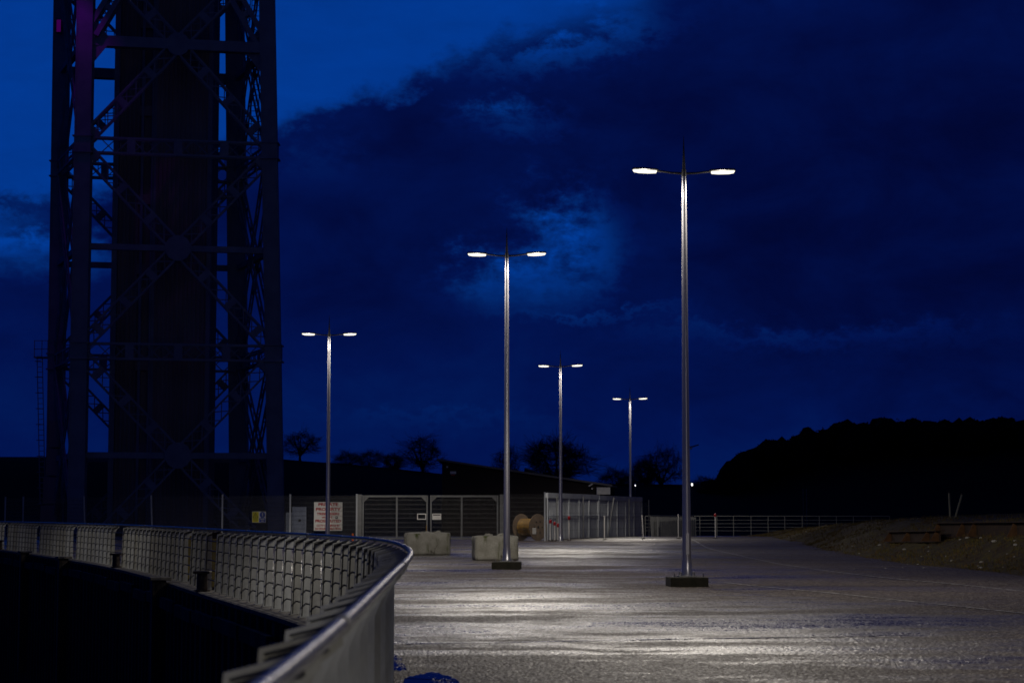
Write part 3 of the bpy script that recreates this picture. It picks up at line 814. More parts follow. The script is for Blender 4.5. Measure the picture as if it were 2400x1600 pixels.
tag(b.build('grass', M['blade']), 'short rough winter grass on the dark bank', 'grass', kind='stuff')
# stones
st = None
for k, (px, py) in enumerate([(2301, 1317), (2298, 1331), (2301, 1261), (2330, 1269), (2195, 1264), (2268, 1261), (1740, 1261), (1961, 1221), (1941, 1220), (1891, 1219), (2010, 1222), (2120, 1288), (2380, 1278), (2062, 1277)] + [(random.Random(k).uniform(1880, 2400), random.Random(k+99).uniform(1262, 1335)) for k in range(34)]):
    p = on_bank(px, py) or gnd(px, py)
    if st is None:
        b = MB(); n = 8
        for zz, rr_ in ((-.03, .09), (.03, .10), (.07, .05)):
            for i in range(n): a = i*6.283/n; q = rr_*random.uniform(.8, 1.2); b.v.append(Vector((math.cos(a)*q*1.3, math.sin(a)*q, zz)))
        for j in range(2):
            for i in range(n): b.f.append((j*n+i, j*n+(i+1) % n, (j+1)*n+(i+1) % n, (j+1)*n+i))
        b.f += [tuple(range(n-1, -1, -1)), tuple(range(2*n, 3*n))]
        st = o = b.build('stone', M['stone'], smooth=False)
        tag(o, 'small pale stone lying on the grass bank', 'stone', 'pale stones scattered on the bank')
    else: o = st.copy(); col.objects.link(o)
    o.location = p; s = random.uniform(.3, .6)*(1 if k < 14 else .6); o.scale = (s*1.3, s, s); o.rotation_euler.z = random.uniform(0, 6)
# stakes
for (px, pyt, pyb, dx, lab) in ((2227, 1152, 1212, -.03, 'upright pale timber stake standing on the crest of the bank'), (2238, 1156, 1212, .30, 'slanting pale timber stake leaning right on the crest of the bank')):
    p = on_bank(px, pyb) or at(px, pyb, 75); p = p if p.y < 85 else at(px, pyb, 78)
    h = (pyb-pyt)/F*p.y; z0 = bank_z(p.x, p.y)
    o = thing('stake', lab, 'stake', (p.x, p.y, min(z0, p.z)-.05))
    MB().bar((0, 0, 0), (dx, 0, h+.05), .075, .05).build('shaft', M['stake'], o)
    MB().bar((dx*.93, 0, (h+.05)*.93+.012), (dx, 0, h+.065), .085, .06).build('tip', M['rust'], o)
# rusty girders
def girder(lab, px0, py0, px1, py1, hgt, stiff, Ylist):
    a = on_bank(px0, py0) or at(px0, py0, 66); c = a+Vector(((px1-px0)/F*a.y, Ylist, (py0-py1)/F*a.y))
    q_ = on_bank(px1, py1); c = q_ if q_ is not None else c
    o = thing('steel_girder', lab, 'girder', a, 0, 'rusted girders lying on the bank')
    u = Vector((0, 0, 1)); L = (c-a).length; z0 = .03
    MB().bar(a+u*(hgt/2), c+u*(hgt/2), .02, hgt).build('web', M['rust'], o, w=True)
    for z in (.015, hgt): MB().bar(a+u*z, c+u*z, .30, .03).build('flange', M['rust'], o, w=True)
    dr = (c-a).normalized(); side = Vector((dr.y, -dr.x, 0)).normalized()
    ang = math.atan2(-side.y, -side.x)
    for s in stiff:
        p = a.lerp(c, s)
        m = Matrix.Translation(p-dr*.02) @ Matrix(((side.x, dr.x, 0, 0), (side.y, dr.y, 0, 0), (0, 0, 1, 0), (0, 0, 0, 1)))
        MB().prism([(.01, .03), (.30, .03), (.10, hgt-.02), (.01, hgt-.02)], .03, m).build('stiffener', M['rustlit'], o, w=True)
M['rustlit'] = make_mat('orange lit rust', (.13, .06, .018), .85, 0, (.07, .03, .012), 6, bump=.008)  # lit copy of the rust, brighter tone painted into the stiffeners
girder('rusted steel girder with tapered stiffeners, nearer left one on the bank', 2086, 1271, 2205, 1270, .36, (.04, .42, .80, .97), -.5)
girder('long rusted steel girder running off the right of the picture on the bank', 2198, 1259, 2440, 1262, .46, (.03, .30, .42, .8), -.4)

# ------------------------------------------------------------------ bridge tower
tw = thing('bridge_tower', 'tall dark steel lattice bridge tower with a clad shaft inside, left of picture', 'tower', (at(400, 1206, 156).x, 156, 0))
FLY, FRY, RLY, RRY = 150.0, 152.8, 160.8, 163.8
def legline(pxt, pxb, Y):
    a = at(pxt, 0, Y); c = at(pxb, 1100, Y); dv = (a-c)/(a.z-c.z)
    return lambda z: c+dv*(z-c.z)
FL, FR, RL, RR = legline(203, 183, FLY), legline(627, 646, FRY), legline(147, 130, RLY), legline(551, 561, RRY)
ZTOP = 52.0
def box_leg(fn, wd):
    b = MB(); b.bar(fn(0), fn(ZTOP), wd, wd, up=(0, 1, 0))
    for s in (-1, 1):
        b.bar(fn(0)+Vector((s*wd*.5, -wd*.5, 0)), fn(ZTOP)+Vector((s*wd*.5, -wd*.5, 0)), .10, .10, up=(0, 1, 0))
    return b.build('leg', M['tower'], tw, w=True)
for fn, wd in ((FL, 1.15), (FR, 1.10), (RL, 1.15), (RR, 1.40)): box_leg(fn, wd)
def zlev(py): return at(203, py, FLY).z
zg = {'t0': zlev(96), 'g1': zlev(340), 't1': zlev(577), 'g2': zlev(822), 't2': zlev(1066)}
zg['g0'] = zg['g1']+(zg['g1']-zg['g2']); zg['tm'] = zg['g0']+(zg['t0']-zg['g1'])
def lattice(A, B, wd, nrm, parent=tw, name='lattice_brace', ch=.15, lc=.075, steps=None, layers=1.0):
    A = Vector(A); B = Vector(B); t_ = (B-A).normalized(); n_ = Vector(nrm).normalized(); s = t_.cross(n_).normalized(); L = (B-A).length
    b = MB(); dp = .30*layers
    k = steps or max(2, int(L/(wd*1.0)))
    for off in (-dp, dp):
        o_ = n_*off
        for q in (-1, 1): b.bar(A+s*(q*wd/2)+o_, B+s*(q*wd/2)+o_, ch, ch*.8, up=n_)
        for i in range(k):
            p0 = A.lerp(B, i/k); p1 = A.lerp(B, (i+1)/k); q = 1 if (i % 2) ^ (off > 0) else -1
            b.bar(p0+s*(q*wd/2)+o_*1.02, p1-s*(q*wd/2)+o_*1.02, lc, .03, up=n_)
    for i in range(0, k+1, 3):
        p0 = A.lerp(B, i/k)
        for off in (-dp*1.15, dp*1.15): b.bar(p0+s*wd/2+n_*off, p0-s*wd/2+n_*off, wd*.55, .02, up=n_)
    return b.build(name, M['tower'], parent, w=True)
def solid(A, B, wd, name='strut'):
    return MB().bar(A, B, wd, wd*.95, up=(0, 0, 1)).build(name, M['tower'], tw, w=True)
def gusset(c, n_, r):
    n_ = Vector(n_).normalized(); s = Vector((n_.y, -n_.x, 0)).normalized(); b = MB(); n = 12; u = Vector((0, 0, 1))
    vs = []
    for off in (-.42, .42):
        for k in range(n):
            a = (k+.5)*2*math.pi/n; vs.append(c+n_*off+s*(math.cos(a)*r)+u*(math.sin(a)*r*1.02))
    b.add(vs, [tuple(range(n)), tuple(range(2*n-1, n-1, -1))]+[(k, (k+1) % n, n+(k+1) % n, n+k) for k in range(n)])
    b.build('gusset_plate', M['tower'], tw, w=True)
def face(L_, R_, front, wd=.95, tubew=.48):
    n_ = (R_(10)-L_(10)); n_ = Vector((n_.y, -n_.x, 0)).normalized()
    mid = lambda z: (L_(z)+R_(z))/2
    for g in ('g0', 'g1', 'g2'):
        lattice(L_(zg[g]), R_(zg[g]), 1.15, n_, name='lattice_girder', ch=.17)
    solid(L_(zg['t0']), R_(zg['t0']), .85); solid(L_(zg['t1']), R_(zg['t1']), .48); solid(L_(zg['t2']), R_(zg['t2']), .48); solid(L_(zg['tm']), R_(zg['tm']), .5)
    zs = [zg['g0'], zg['g1'], zg['g2']]
    for t_, up_, dn in (('tm', ZTOP, zg['g0']), ('t0', zg['g0'], zg['g1']), ('t1', zg['g1'], zg['g2']), ('t2', zg['g2'], 0.15)):
        c = mid(zg[t_])
        if t_ == 't0':   # heavy plated diagonals above the main strut
            pass
        for fn in (L_, R_):
            lattice(c, fn(up_-.3), wd, n_)
            if dn < 1: 
                e = fn(zg['t2']*2-zg['g2']); k = (c.z-.15)/(c.z-e.z); lattice(c, c.lerp(e, k), wd, n_)
            else: lattice(c, fn(dn+.3), wd, n_)
        if front: gusset(c, n_, 1.0 if t_ != 't0' else .9)
        else: gusset(c, n_, .8)
face(FL, FR, True); face(RL, RR, False, .9)
def sideface(A_, B_):
    n_ = (B_(10)-A_(10)); n_ = Vector((n_.y, -n_.x, 0)).normalized()
    for g in ('g0', 'g1', 'g2'): lattice(A_(zg[g]), B_(zg[g]), 1.0, n_, name='lattice_girder')
    for t_ in ('tm', 't0', 't1', 't2'): solid(A_(zg[t_]), B_(zg[t_]), .45)
    for up_, dn in ((zg['g0'], zg['g1']), (zg['g1'], zg['g2']), (zg['g2'], .15)):
        lattice(A_(dn), B_(up_), .75, n_); lattice(B_(dn), A_(up_), .75, n_)
sideface(FL, RL); sideface(FR, RR)
# collars where the girders meet the legs
for fn, wd in ((FL, 1.15), (FR, 1.1), (RL, 1.15), (RR, 1.4)):
    for g in ('g0', 'g1', 'g2'):
        b = MB()
        for dz in (-.62, .62): b.box(fn(zg[g]+dz), (wd+.34, wd+.34, .10))
        b.box(fn(zg[g]), (wd+.12, wd+.12, 1.14)); b.build('collar', M['tower'], tw, w=True)
# corner knee plates at the main strut
for fn, s in ((FL, 1), (FR, -1)):
    p = fn(zg['t0'])
    b = MB()
    for k in (-1, 1): b.prism([(s*.5, k*.4), (s*1.7, k*.4), (s*.5, k*1.9)], .05, Matrix.Translation((p.x, p.y-.2, p.z)))
    b.build('knee_plate', M['tower'], tw, w=True)
    lattice(fn(zg['t0']+.5)+Vector((s*.5, -.1, 0)), fn(zg['g0'])*.35+(FL(zg['g0'])+FR(zg['g0']))*.325, .8, (0, -1, 0), name='plated_brace', ch=.4)
# clad shaft
YS = 154.4
x0 = at(263, 600, YS).x; x1 = at(492, 600, YS).x; W = x1-x0
M['clad'] = make_mat('ribbed shaft cladding', (.40, .32, .29), .8, 0, (.28, .22, .20), .6, (1, 1, .15), spec=.2)
b = MB(); pts = []; 
def ribs(xa, xb, y):
    x = xa; out = []
    while x < xb-.3: out += [(x, y), (x+.16, y), (x+.20, y+.07), (x+.30, y+.07)]; x += .34
    out.append((xb, y)); return out
xm0 = x0+W*.29; xm1 = x0+W*.44
for seg, y in (((x0+.45, xm0), YS), ((xm1, x1-.15), YS-.25)):
    p = ribs(seg[0], seg[1], y); o_ = len(b.v)
    for q in p: b.v += [Vector((q[0], q[1], 0.0)), Vector((q[0], q[1], ZTOP))]
    b.f += [(o_+2*k, o_+2*k+2, o_+2*k+3, o_+2*k+1) for k in range(len(p)-1)]
b.box(((x0+x1)/2, YS+2.6, ZTOP/2), (W-.4, 5.0, ZTOP))
sh = b.build('clad_shaft', M['clad'], tw, w=True)
b = MB()
for x, wd in ((x0+.2, .42), (x1-.08, .3), (xm0+.05, .2), (xm1-.1, .22)): b.box((x, YS+.05, ZTOP/2), (wd, .6, ZTOP))
b.build('corner_post', M['tower'], tw, w=True)
MB().tube([((xm0+xm1)/2+.28, YS-.3, 0), ((xm0+xm1)/2+.28, YS-.3, ZTOP)], .09, 8).build('riser_pipe', M['tower'], tw, w=True)
for z in (6.5, 13, 20.5, 26, 33, 40): MB().box(((xm0+xm1)/2, YS-.1, z), (xm1-xm0+.5, .25, .8)).build('landing', M['clad'], tw, w=True)
# ladder by the right legs
def ladder(a, c, wd, name='ladder', cage=False):
    a = Vector(a); c = Vector(c); b = MB(); s = Vector((wd/2, 0, 0))
    b.bar(a-s, c-s, .06); b.bar(a+s, c+s, .06); n = int((c-a).length/.42)
    for i in range(n+1):
        p = a.lerp(c, i/n); b.bar(p-s, p+s, .05)
        if cage and i % 3 == 0:
            b.tube([p-s, p-s+Vector((-.1, -.4, 0)), p+Vector((0, -.75, 0)), p+s+Vector((.1, -.4, 0)), p+s], .025, 5, cap=False)
    b.build(name, M['tower'], tw, w=True)
ladder(at(597, 360, 158), at(600, -60, 158), .62); ladder(at(577, 60, 160), at(580, -60, 160), .6)
ladder(at(100, 1180, 160.5), at(93, 835, 160.5), .42, cage=True)
b = MB(); p0 = at(83, 838, 160.8); p1 = at(130, 838, 160.8)
b.box((p0+p1)/2, (p1.x-p0.x, 1.2, .10))
for x in (p0.x+.05, p0.x+.65, p1.x-.5):
    b.bar((x, 160.2, p0.z), (x, 160.2, p0.z+1.35), .05)
for dz in (.65, 1.33): b.bar((p0.x, 160.2, p0.z+dz), (p1.x, 160.2, p0.z+dz), .05)
b.build('platform', M['tower'], tw, w=True)
p0 = at(106, 985, 160.2); p1 = at(143, 985, 160.2)
b = MB(); 
for k in range(4): b.box(((p0.x+p1.x)/2+.1*k, 160, p0.z*(.125+.25*k)), (p1.x-p0.x-.15*k, 1.6, p0.z*.235))
b.build('equipment_stack', M['clad'], tw, w=True)
# violet floodlights
def flood(lab, loc, aim, e, spot):
    o = thing('floodlight', lab, 'floodlight', loc, 0, 'violet floodlights on the tower')
    bevel(MB().box((0, 0, 0), (.45, .30, 1.2)).build('housing', M['headgrey'], o), .03)
    MB().box((.02, -.165, 0), (.34, .02, 1.0)).build('lens', M['violet'], o)
    MB().bar((0, .14, 0), (.3, .6, -.1), .08).build('bracket', M['headgrey'], o)
    if spot:
        L = bpy.data.lights.new('violet flood', 'SPOT'); L.energy = e*.24; L.color = (.33, .0, .62); L.spot_size = R(50); L.spot_blend = .8; L.shadow_soft_size = .2
        lo = bpy.data.objects.new('flood_beam', L); col.objects.link(lo); lo.parent = o; lo.location = (0, -.2, -.75)
        lo.rotation_euler = (Vector(aim)-Vector(loc)).to_track_quat('-Z', 'Y').to_euler()
flood('violet lit floodlight on the outer left leg of the bridge tower', at(138, 62, 159.6), None, 0, False)
pf = FL(46)+Vector((-1.2, -4.0, 0))
flood('violet floodlight above the picture, aimed down the front left leg of the tower', pf, FL(33), 2600, True)

# ------------------------------------------------------------------ barn
Y0 = 140.0
pa = at(1036, 1080, Y0); pb = at(1424, 1140, Y0)
bn_ = thing('barn', 'long dark barn with a low sloping roof behind the gates', 'barn', ((pa.x+pb.x)/2, Y0, 0))
b = MB(); dep = 14
b.prism([(pa.x, 0), (pb.x-.1, 0), (pb.x-.1, pb.z), (pa.x, pa.z)], dep, Matrix.Translation((0, Y0, 0))); clean(b.build('wall', M['cladding'], bn_, w=True))
b = MB(); u = .14
b.prism([(pa.x-.35, pa.z+.03), (pb.x+.3, pb.z+.0), (pb.x+.3, pb.z+u), (pa.x-.35, pa.z+u+.03)], dep+.8, Matrix.Translation((0, Y0-.4, 0))); rf = clean(b.build('roof', M['roof'], bn_, w=True))
p = at(1398, 1150, Y0-.6); q = at(1430, 1150, Y0-.6)
bevel(MB().box(((p.x+q.x)/2, Y0-.7, p.z), (q.x-p.x, .5, .50)).build('eaves_box', M['white'], bn_, w=True), .02)
p = at(1062, 1107, Y0-.05); MB().box((p.x, Y0-.05, p.z), (.42, .05, .18)).build('wall_sign', M['white'], bn_, w=True)
MB().box((p.x, Y0-.06, p.z-.16), (.25, .04, .08)).build('wall_sign', M['redcap'], bn_, w=True)
p = at(1048, 1093, Y0-.1); MB().tube([(p.x, Y0, p.z), (p.x, Y0-.25, p.z-.03)], .07, 8).build('wall_lamp', M['white'], bn_, w=True)
p = at(1384, 1137, Y0-.6); o = thing('security_camera', 'small white security camera on a bracket at the end of the barn', 'camera', (p.x, Y0-.5, p.z))
bevel(MB().bar((-.13, 0, -.06), (.16, 0, .12), .13, .11).build('housing', M['white'], o), .02)
MB().bar((.10, .0, -.06), (.14, .45, -.30), .05).build('bracket', M['headgrey'], o); MB().box((.12, .06, -.22), (.12, .12, .10)).build('base', M['white'], o)
Y1 = 158.0
a_ = at(1236, 1097, Y1); c_ = at(1300, 1122, Y1); d_ = at(1440, 1140, Y1)
o = thing('barn', 'smaller lit barn roof ridge showing behind the long dark barn', 'barn', (c_.x, Y1, 0))
clean(MB().prism([(a_.x, 0), (d_.x, 0), (d_.x, d_.z-.1), (c_.x, c_.z-.1), (a_.x, a_.z-.1)], 10, Matrix.Translation((0, Y1, 0))).build('wall', M['cladding'], o, w=True))
clean(MB().prism([(a_.x-.2, a_.z-.09), (c_.x, c_.z-.09), (d_.x+.2, d_.z-.09), (d_.x+.2, d_.z+.05), (c_.x, c_.z+.05), (a_.x-.2, a_.z+.05)], 10.6, Matrix.Translation((0, Y1-.3, 0))).build('roof', M['roof'], o, w=True))

# cctv column behind the nearest lamp
p = at(1611, 1206, 150); zt_ = at(1611, 1046, 150).z
o = thing('camera_mast', 'slim mast with angled camera arm, mostly hidden behind the nearest lamp column', 'mast', (p.x, 150, 0))
MB().tube([(0, 0, 0), (0, 0, zt_)], [.09, .06], 10).build('mast', M['headgrey'], o)
MB().tube([(0, 0, zt_-.05), (.45, 0, zt_), (.9, 0, zt_+.14)], [.05, .05, .04], 8).build('arm', M['headgrey'], o)
MB().tube([(.33, -.06, zt_-.10), (.30, -.16, zt_-.16)], .08, 10).build('camera', M['white'], o)
# distant lit lamps
for px, py, lab, s in ((1622, 1135, 'bright distant street light dot right of the nearest lamp column', 1.0), (1489, 1137, 'faint distant street light dot beside the farthest twin armed lamp', .55)):
    p = at(px, py, 230); o = thing('distant_lamp', lab, 'street lamp', (p.x, 230, 0))
    MB().tube([(0, .1, 0), (0, .1, p.z+.2)], .06, 6).build('column', M['headgrey'], o)
    MB().tube([(0, 0, p.z-.16*s), (0, 0, p.z-.1*s), (0, 0, p.z+.1*s), (0, 0, p.z+.16*s)], [.03*s, .09*s, .09*s, .03*s], 10).build('lamp_glass', M['fardot'], o)
# thin far pole on the right
p = at(1883, 1206, 190); o = thing('far_pole', 'thin dark twin pole in front of the wooded hill', 'pole', (p.x, 190, 0)); zt_ = at(1883, 1145, 190).z
for dx in (0, .32): MB().tube([(dx, 0, 0), (dx, 0, zt_)], .045, 6).build('pole', M['fencegalv'], o)

# ------------------------------------------------------------------ hills, trees, wood
YH = 330.0
SKY = [(-700, 1075), (0, 1072), (300, 1071), (640, 1072), (700, 1078), (800, 1086), (1020, 1108), (1250, 1130), (1450, 1136), (1640, 1138), (1700, 1120), (1760, 1085), (1860, 1052), (2010, 1030), (2400, 1022), (2900, 1022), (3400, 1080)]
def ridge_z(x):
    px = 1200+x/YH*F; return max(.5, at(px, interp(SKY, px), YH).z)
b = MB(); nx, ny = 140, 18
for j in range(ny):
    y = 200+ (j/(ny-1))*420; s = smooth01((y-200)/(YH-200)) if y < YH else 1-.5*smooth01((y-YH)/290)
    for i in range(nx):
        x = -190+380*i/(nx-1); xr = x if y < YH else x*YH/y if abs(x) < 1e9 else x
        z = ridge_z(xr)*s*(1 if y < YH else 1) - .02
        b.v.append(Vector((x, y, z + .25*s*noise.noise(Vector((x*.06, y*.06, 0))))))
for j in range(ny-1):
    for i in range(nx-1): b.f.append((j*nx+i, j*nx+i+1, (j+1)*nx+i+1, (j+1)*nx+i))
tag(b.build('hill', M['hill'], smooth=True), kind='structure')

def bare_tree(seed, H_, wid, trunk, npts, low):
    """limbs and twigs grown towards points filling a rounded crown; trunk = bare trunk share, low = how low the crown hangs"""
    rn = random.Random(seed); T = MB(); C = MB(); ends = []
    cz = H_*(trunk+1)/2; rz = H_*(1-trunk)/2*low
    def bent(a, b, n, amp):
        out = [a]
        for i in range(1, n): out.append(a.lerp(b, i/n)+Vector((rn.uniform(-1, 1), rn.uniform(-1, 1), rn.uniform(-1, 1)))*amp)
        return out+[b]
    def shell(f):
        v = Vector((rn.gauss(0, 1), rn.gauss(0, 1), rn.gauss(0, 1))).normalized()
        k = 1+.55*noise.noise(v*1.5+Vector((seed*1.37, 0, 0)))+.35*noise.noise(v*3.6+Vector((0, seed*1.7, 0)))
        return Vector((v.x*wid/2*k*f, v.y*wid/2*k*f, cz+v.z*rz*k*f))
    fork = Vector((rn.uniform(-.15, .15), 0, H_*trunk))
    T.tube(bent(Vector((0, 0, 0)), fork, 3, .05), [H_*.040, H_*.033, H_*.030, H_*.028], 7, cap=False)
    mains = []
    for i in range(7):
        e = shell(rn.uniform(.45, .62)); 
        if e.z < fork.z: e.z = fork.z+abs(e.z-fork.z)*.5
        p = bent(fork+Vector((0, 0, rn.uniform(-.4, .5)*H_*.06)), e, 4, H_*.018); mains.append(p)
        T.tube(p, [H_*.020, H_*.016, H_*.013, H_*.010, H_*.007], 5, cap=False)
    subs = []
    for p in mains:
        for j in range(8):
            st_ = p[rn.choice((1, 2, 3, 4))]; e = shell(rn.uniform(.6, .88)); best = min((shell(rn.uniform(.6, .9)) for _ in range(5)), key=lambda q: (q-st_).length)
            q = bent(st_, best, 4, H_*.014); subs.append(q); T.tube(q, [H_*.008, H_*.0065, H_*.005, H_*.004, H_*.0032], 4, cap=False)
    for k in range(npts):
        tip = shell(rn.uniform(.70, 1.0)); st_ = min((rn.choice(subs)[rn.choice((1, 2, 3, 4))] for _ in range(14)), key=lambda q: (q-tip).length)
        q = bent(st_, tip, 3, H_*.012); C.tube(q, [H_*.0034, H_*.0028, H_*.0024, H_*.002], 3, cap=False)
        d = (tip-st_)*.4
        for m in range(3):
            o_ = q[rn.choice((1, 2))]; dv = (d+Vector((rn.uniform(-1, 1), rn.uniform(-1, 1), rn.uniform(-1, 1)))*d.length*.9)
            C.tube([o_, o_+dv], [H_*.0022, H_*.0016], 3, cap=False)
    return T, C
variants = {}
def plant_tree(name, lab, px, pyt, pyb, wpx, var, Y=322.0):
    H_ = (pyb-pyt)/F*Y
    o_base = at(px, pyb, Y)
    o = thing(name, lab, 'bush' if name == 'bush' else 'tree', (o_base.x, Y, o_base.z-.35), 0, 'bare trees along the hill ridge')
    if var not in variants:
        T, C = bare_tree(var[0], 10.0, *var[1:])
        xs_ = sorted(v.x for v in C.v); wid = (xs_[int(len(xs_)*.95)]-xs_[int(len(xs_)*.05)])*1.12
        variants[var] = (T.build('trunk', M['bark'], o), C.build('crown', M['twig'], o), wid)
        tr, cr, wid = variants[var]
    else:
        t0, c0, wid = variants[var]; tr = t0.copy(); cr = c0.copy()
        for q in (tr, cr): col.objects.link(q); q.parent = o
    sz = (H_+.3)/10.0; sx = (wpx/F*Y)/wid
    for q in (tr, cr): q.scale = (sx, sx, sz)
    return o
V1 = (11, 10.0, .16, 420, 1.05); V2 = (5, 8.5, .12, 420, 1.1); V3 = (23, 11.0, .08, 900, 1.1); V4 = (31, 12.0, .02, 700, 1.2); V5 = (47, 9.0, .10, 380, 1.1); V6 = (53, 12.0, .03, 600, 1.2)
plant_tree('bare_tree', 'bare spreading tree just right of the bridge tower on the hill', 703, 1008, 1077, 82, V1)
plant_tree('bare_tree', 'tall bare tree left of the barn roof', 990, 1023, 1108, 84, V2)
plant_tree('bare_tree', 'bare tree half hidden behind the second nearest lamp column', 1187, 1046, 1128, 56, V5, 326)
plant_tree('bare_tree', 'large round bare tree behind the barn, widest on the ridge', 1303, 1026, 1136, 134, V3)
plant_tree('bare_tree', 'bare tree right of the farthest lamp column', 1550, 1050, 1140, 92, V5, 318)
plant_tree('bare_tree', 'smaller bare tree beside the farthest lamp column', 1512, 1076, 1140, 56, V3, 326)
plant_tree('bush', 'dark rounded bush, leftmost of the three on the ridge', 815, 1058, 1090, 62, V4)
plant_tree('bush', 'dark rounded bush, middle of the three on the ridge', 866, 1055, 1094, 58, V6, 328)
plant_tree('bush', 'dark rounded bush, rightmost of the three on the ridge', 922, 1062, 1101, 48, V3, 326)
plant_tree('bush', 'dark bush right of the screen walls, below the farthest lamp head', 1442, 1098, 1142, 76, V4, 318)
plant_tree('bush', 'low dark bush left of the wooded hill', 1660, 1118, 1145, 90, V4, 324)
plant_tree('bush', 'low dark bush behind the farthest lamp column', 1484, 1112, 1142, 66, V6, 329)
# wood on the right hill: one mass
b = MB(); rn = random.Random(12)
TOP = [(1640, 1140), (1680, 1130), (1705, 1100), (1725, 1075), (1770, 1052), (1830, 1035), (1900, 1012), (1980, 996), (2060, 990), (2130, 992), (2220, 990), (2330, 986), (2400, 986), (2700, 985)]
import bmesh
ico = bmesh.new(); bmesh.ops.create_icosphere(ico, subdivisions=2, radius=1); IV = [v.co.copy() for v in ico.verts]; IF = [tuple(v.index for v in f.verts) for f in ico.faces]; ico.free()
for k in range(760):
    px = rn.uniform(1650, 2750); top = interp(TOP, px) - 16*noise.noise(Vector((px*.018, 4, 0))) - 13*noise.noise(Vector((px*.045, 9, 0))); Yk = rn.uniform(285, 332)
    f = smooth01((Yk-200)/(YH-200)); r = rn.choice((.8, 1.1, 1.5, 2.3))*rn.uniform(.8, 1.2)
    x = at(px, 1206, Yk).x; zr = ridge_z(x*YH/Yk)*f if px > 1735 else 6
    ztop = at(px, top+rn.uniform(-3, 14), Yk).z
    zc = min(zr+rn.uniform(1.0, 4.0), ztop-r) if Yk > 318 else zr+rn.uniform(1, 3.5)
    if Yk > 318: zc = ztop-r*rn.uniform(.9, 1.2)
    zc = min(zc, ztop-r*rn.uniform(.95, 1.15)); c = Vector((x, Yk, zc)); ph = rn.uniform(0, 99)
    vs = [c+Vector((v.x*r, v.y*r, v.z*r*1.15))*(1+.30*noise.noise(v*2.2+Vector((ph, 0, 0)))+.12*noise.noise(v*6+Vector((0, ph, 0)))) for v in IV]
    b.add(vs, IF)
    for q in range(70):
        v = Vector((rn.gauss(0, 1), rn.gauss(0, 1), rn.gauss(0, 1))).normalized(); p = c+v*r*rn.uniform(.85, 1.12); p.z = c.z+v.z*r*1.15*rn.uniform(.85, 1.12)
        s = rn.uniform(.10, .34); a = Vector((rn.uniform(-1, 1), rn.uniform(-1, 1), rn.uniform(-1, 1)))*s; e = Vector((rn.uniform(-1, 1), rn.uniform(-1, 1), rn.uniform(-1, 1)))*s
        b.add([p, p+a, p+e], [(0, 1, 2)])
tag(b.build('woodland', M['wood_mass']), 'dark mass of woodland covering the hill on the right', 'woodland', kind='stuff')

# ------------------------------------------------------------------ sky
wd = bpy.data.worlds.new('World'); scene.world = wd; wd.use_nodes = True
t = NT(wd.node_tree); bg = t.n['Background']
g = t.new('ShaderNodeTexCoord').outputs['Generated']
s = t.new('ShaderNodeSeparateXYZ'); t.l.new(g, s.inputs[0])
az = t.math('ARCTAN2', s.outputs[0], s.outputs[1]); el = t.math('ARCSINE', s.outputs[2])
K = F*1.0
U = t.math('ADD', t.math('MULTIPLY', az, K), 1200.0); Vv = t.math('SUBTRACT', 1206.0, t.math('MULTIPLY', el, K))   # angular coordinates of the real sky (about 81 units per degree)
cv = t.new('ShaderNodeCombineXYZ'); t.put(cv.inputs[0], t.math('MULTIPLY', U, .001)); t.put(cv.inputs[1], t.math('MULTIPLY', Vv, .001))
n1 = t.noise(t.mapping(cv.outputs[0], (3.0, 5.0, 1)), 1.0, 8, .6, .3); n2 = t.noise(t.mapping(cv.outputs[0], (9, 15, 1), (4, 2, 0)), 1.0, 7, .62, .2)
n3 = t.noise(t.mapping(cv.outputs[0], (2.2, 9, 1), (9, 7, 0)), 1.0, 6, .6, .4)
n4 = t.noise(t.mapping(cv.outputs[0], (26, 40, 1), (1, 3, 0)), 1.0, 6, .65, .2)
W1 = t.math('ADD', t.math('MULTIPLY', t.math('SUBTRACT', n4, .5), 50.0),  t.math('MULTIPLY', t.math('SUBTRACT', n1, .5), 330.0)); W1 = t.math('ADD', W1, t.math('MULTIPLY', t.math('SUBTRACT', n2, .5), 190.0))
U2 = t.math('ADD', U, t.math('ADD', t.math('MULTIPLY', t.math('SUBTRACT', n2, .5), 190.0), t.math('MULTIPLY', t.math('SUBTRACT', n4, .5), 110.0))); V2_ = t.math('ADD', Vv, t.math('ADD', t.math('MULTIPLY', W1, .5), t.math('MULTIPLY', t.math('SUBTRACT', n4, .5), 90.0)))
def ell(cx, cy, rx, ry, k, soft=.9, ang=0.0):
    dx = t.math('SUBTRACT', U2, cx); dy = t.math('SUBTRACT', V2_, cy); c_, s_ = math.cos(R(ang)), math.sin(R(ang))
    ex = t.math('DIVIDE', t.math('ADD', t.math('MULTIPLY', dx, c_), t.math('MULTIPLY', dy, s_)), rx)
    ey = t.math('DIVIDE', t.math('SUBTRACT', t.math('MULTIPLY', dy, c_), t.math('MULTIPLY', dx, s_)), ry)
    d_ = t.math('ADD', t.math('MULTIPLY', ex, ex), t.math('MULTIPLY', ey, ey))
    return t.math('MULTIPLY', t.math('POWER', 2.718, t.math('MULTIPLY', d_, -1.0)), k)
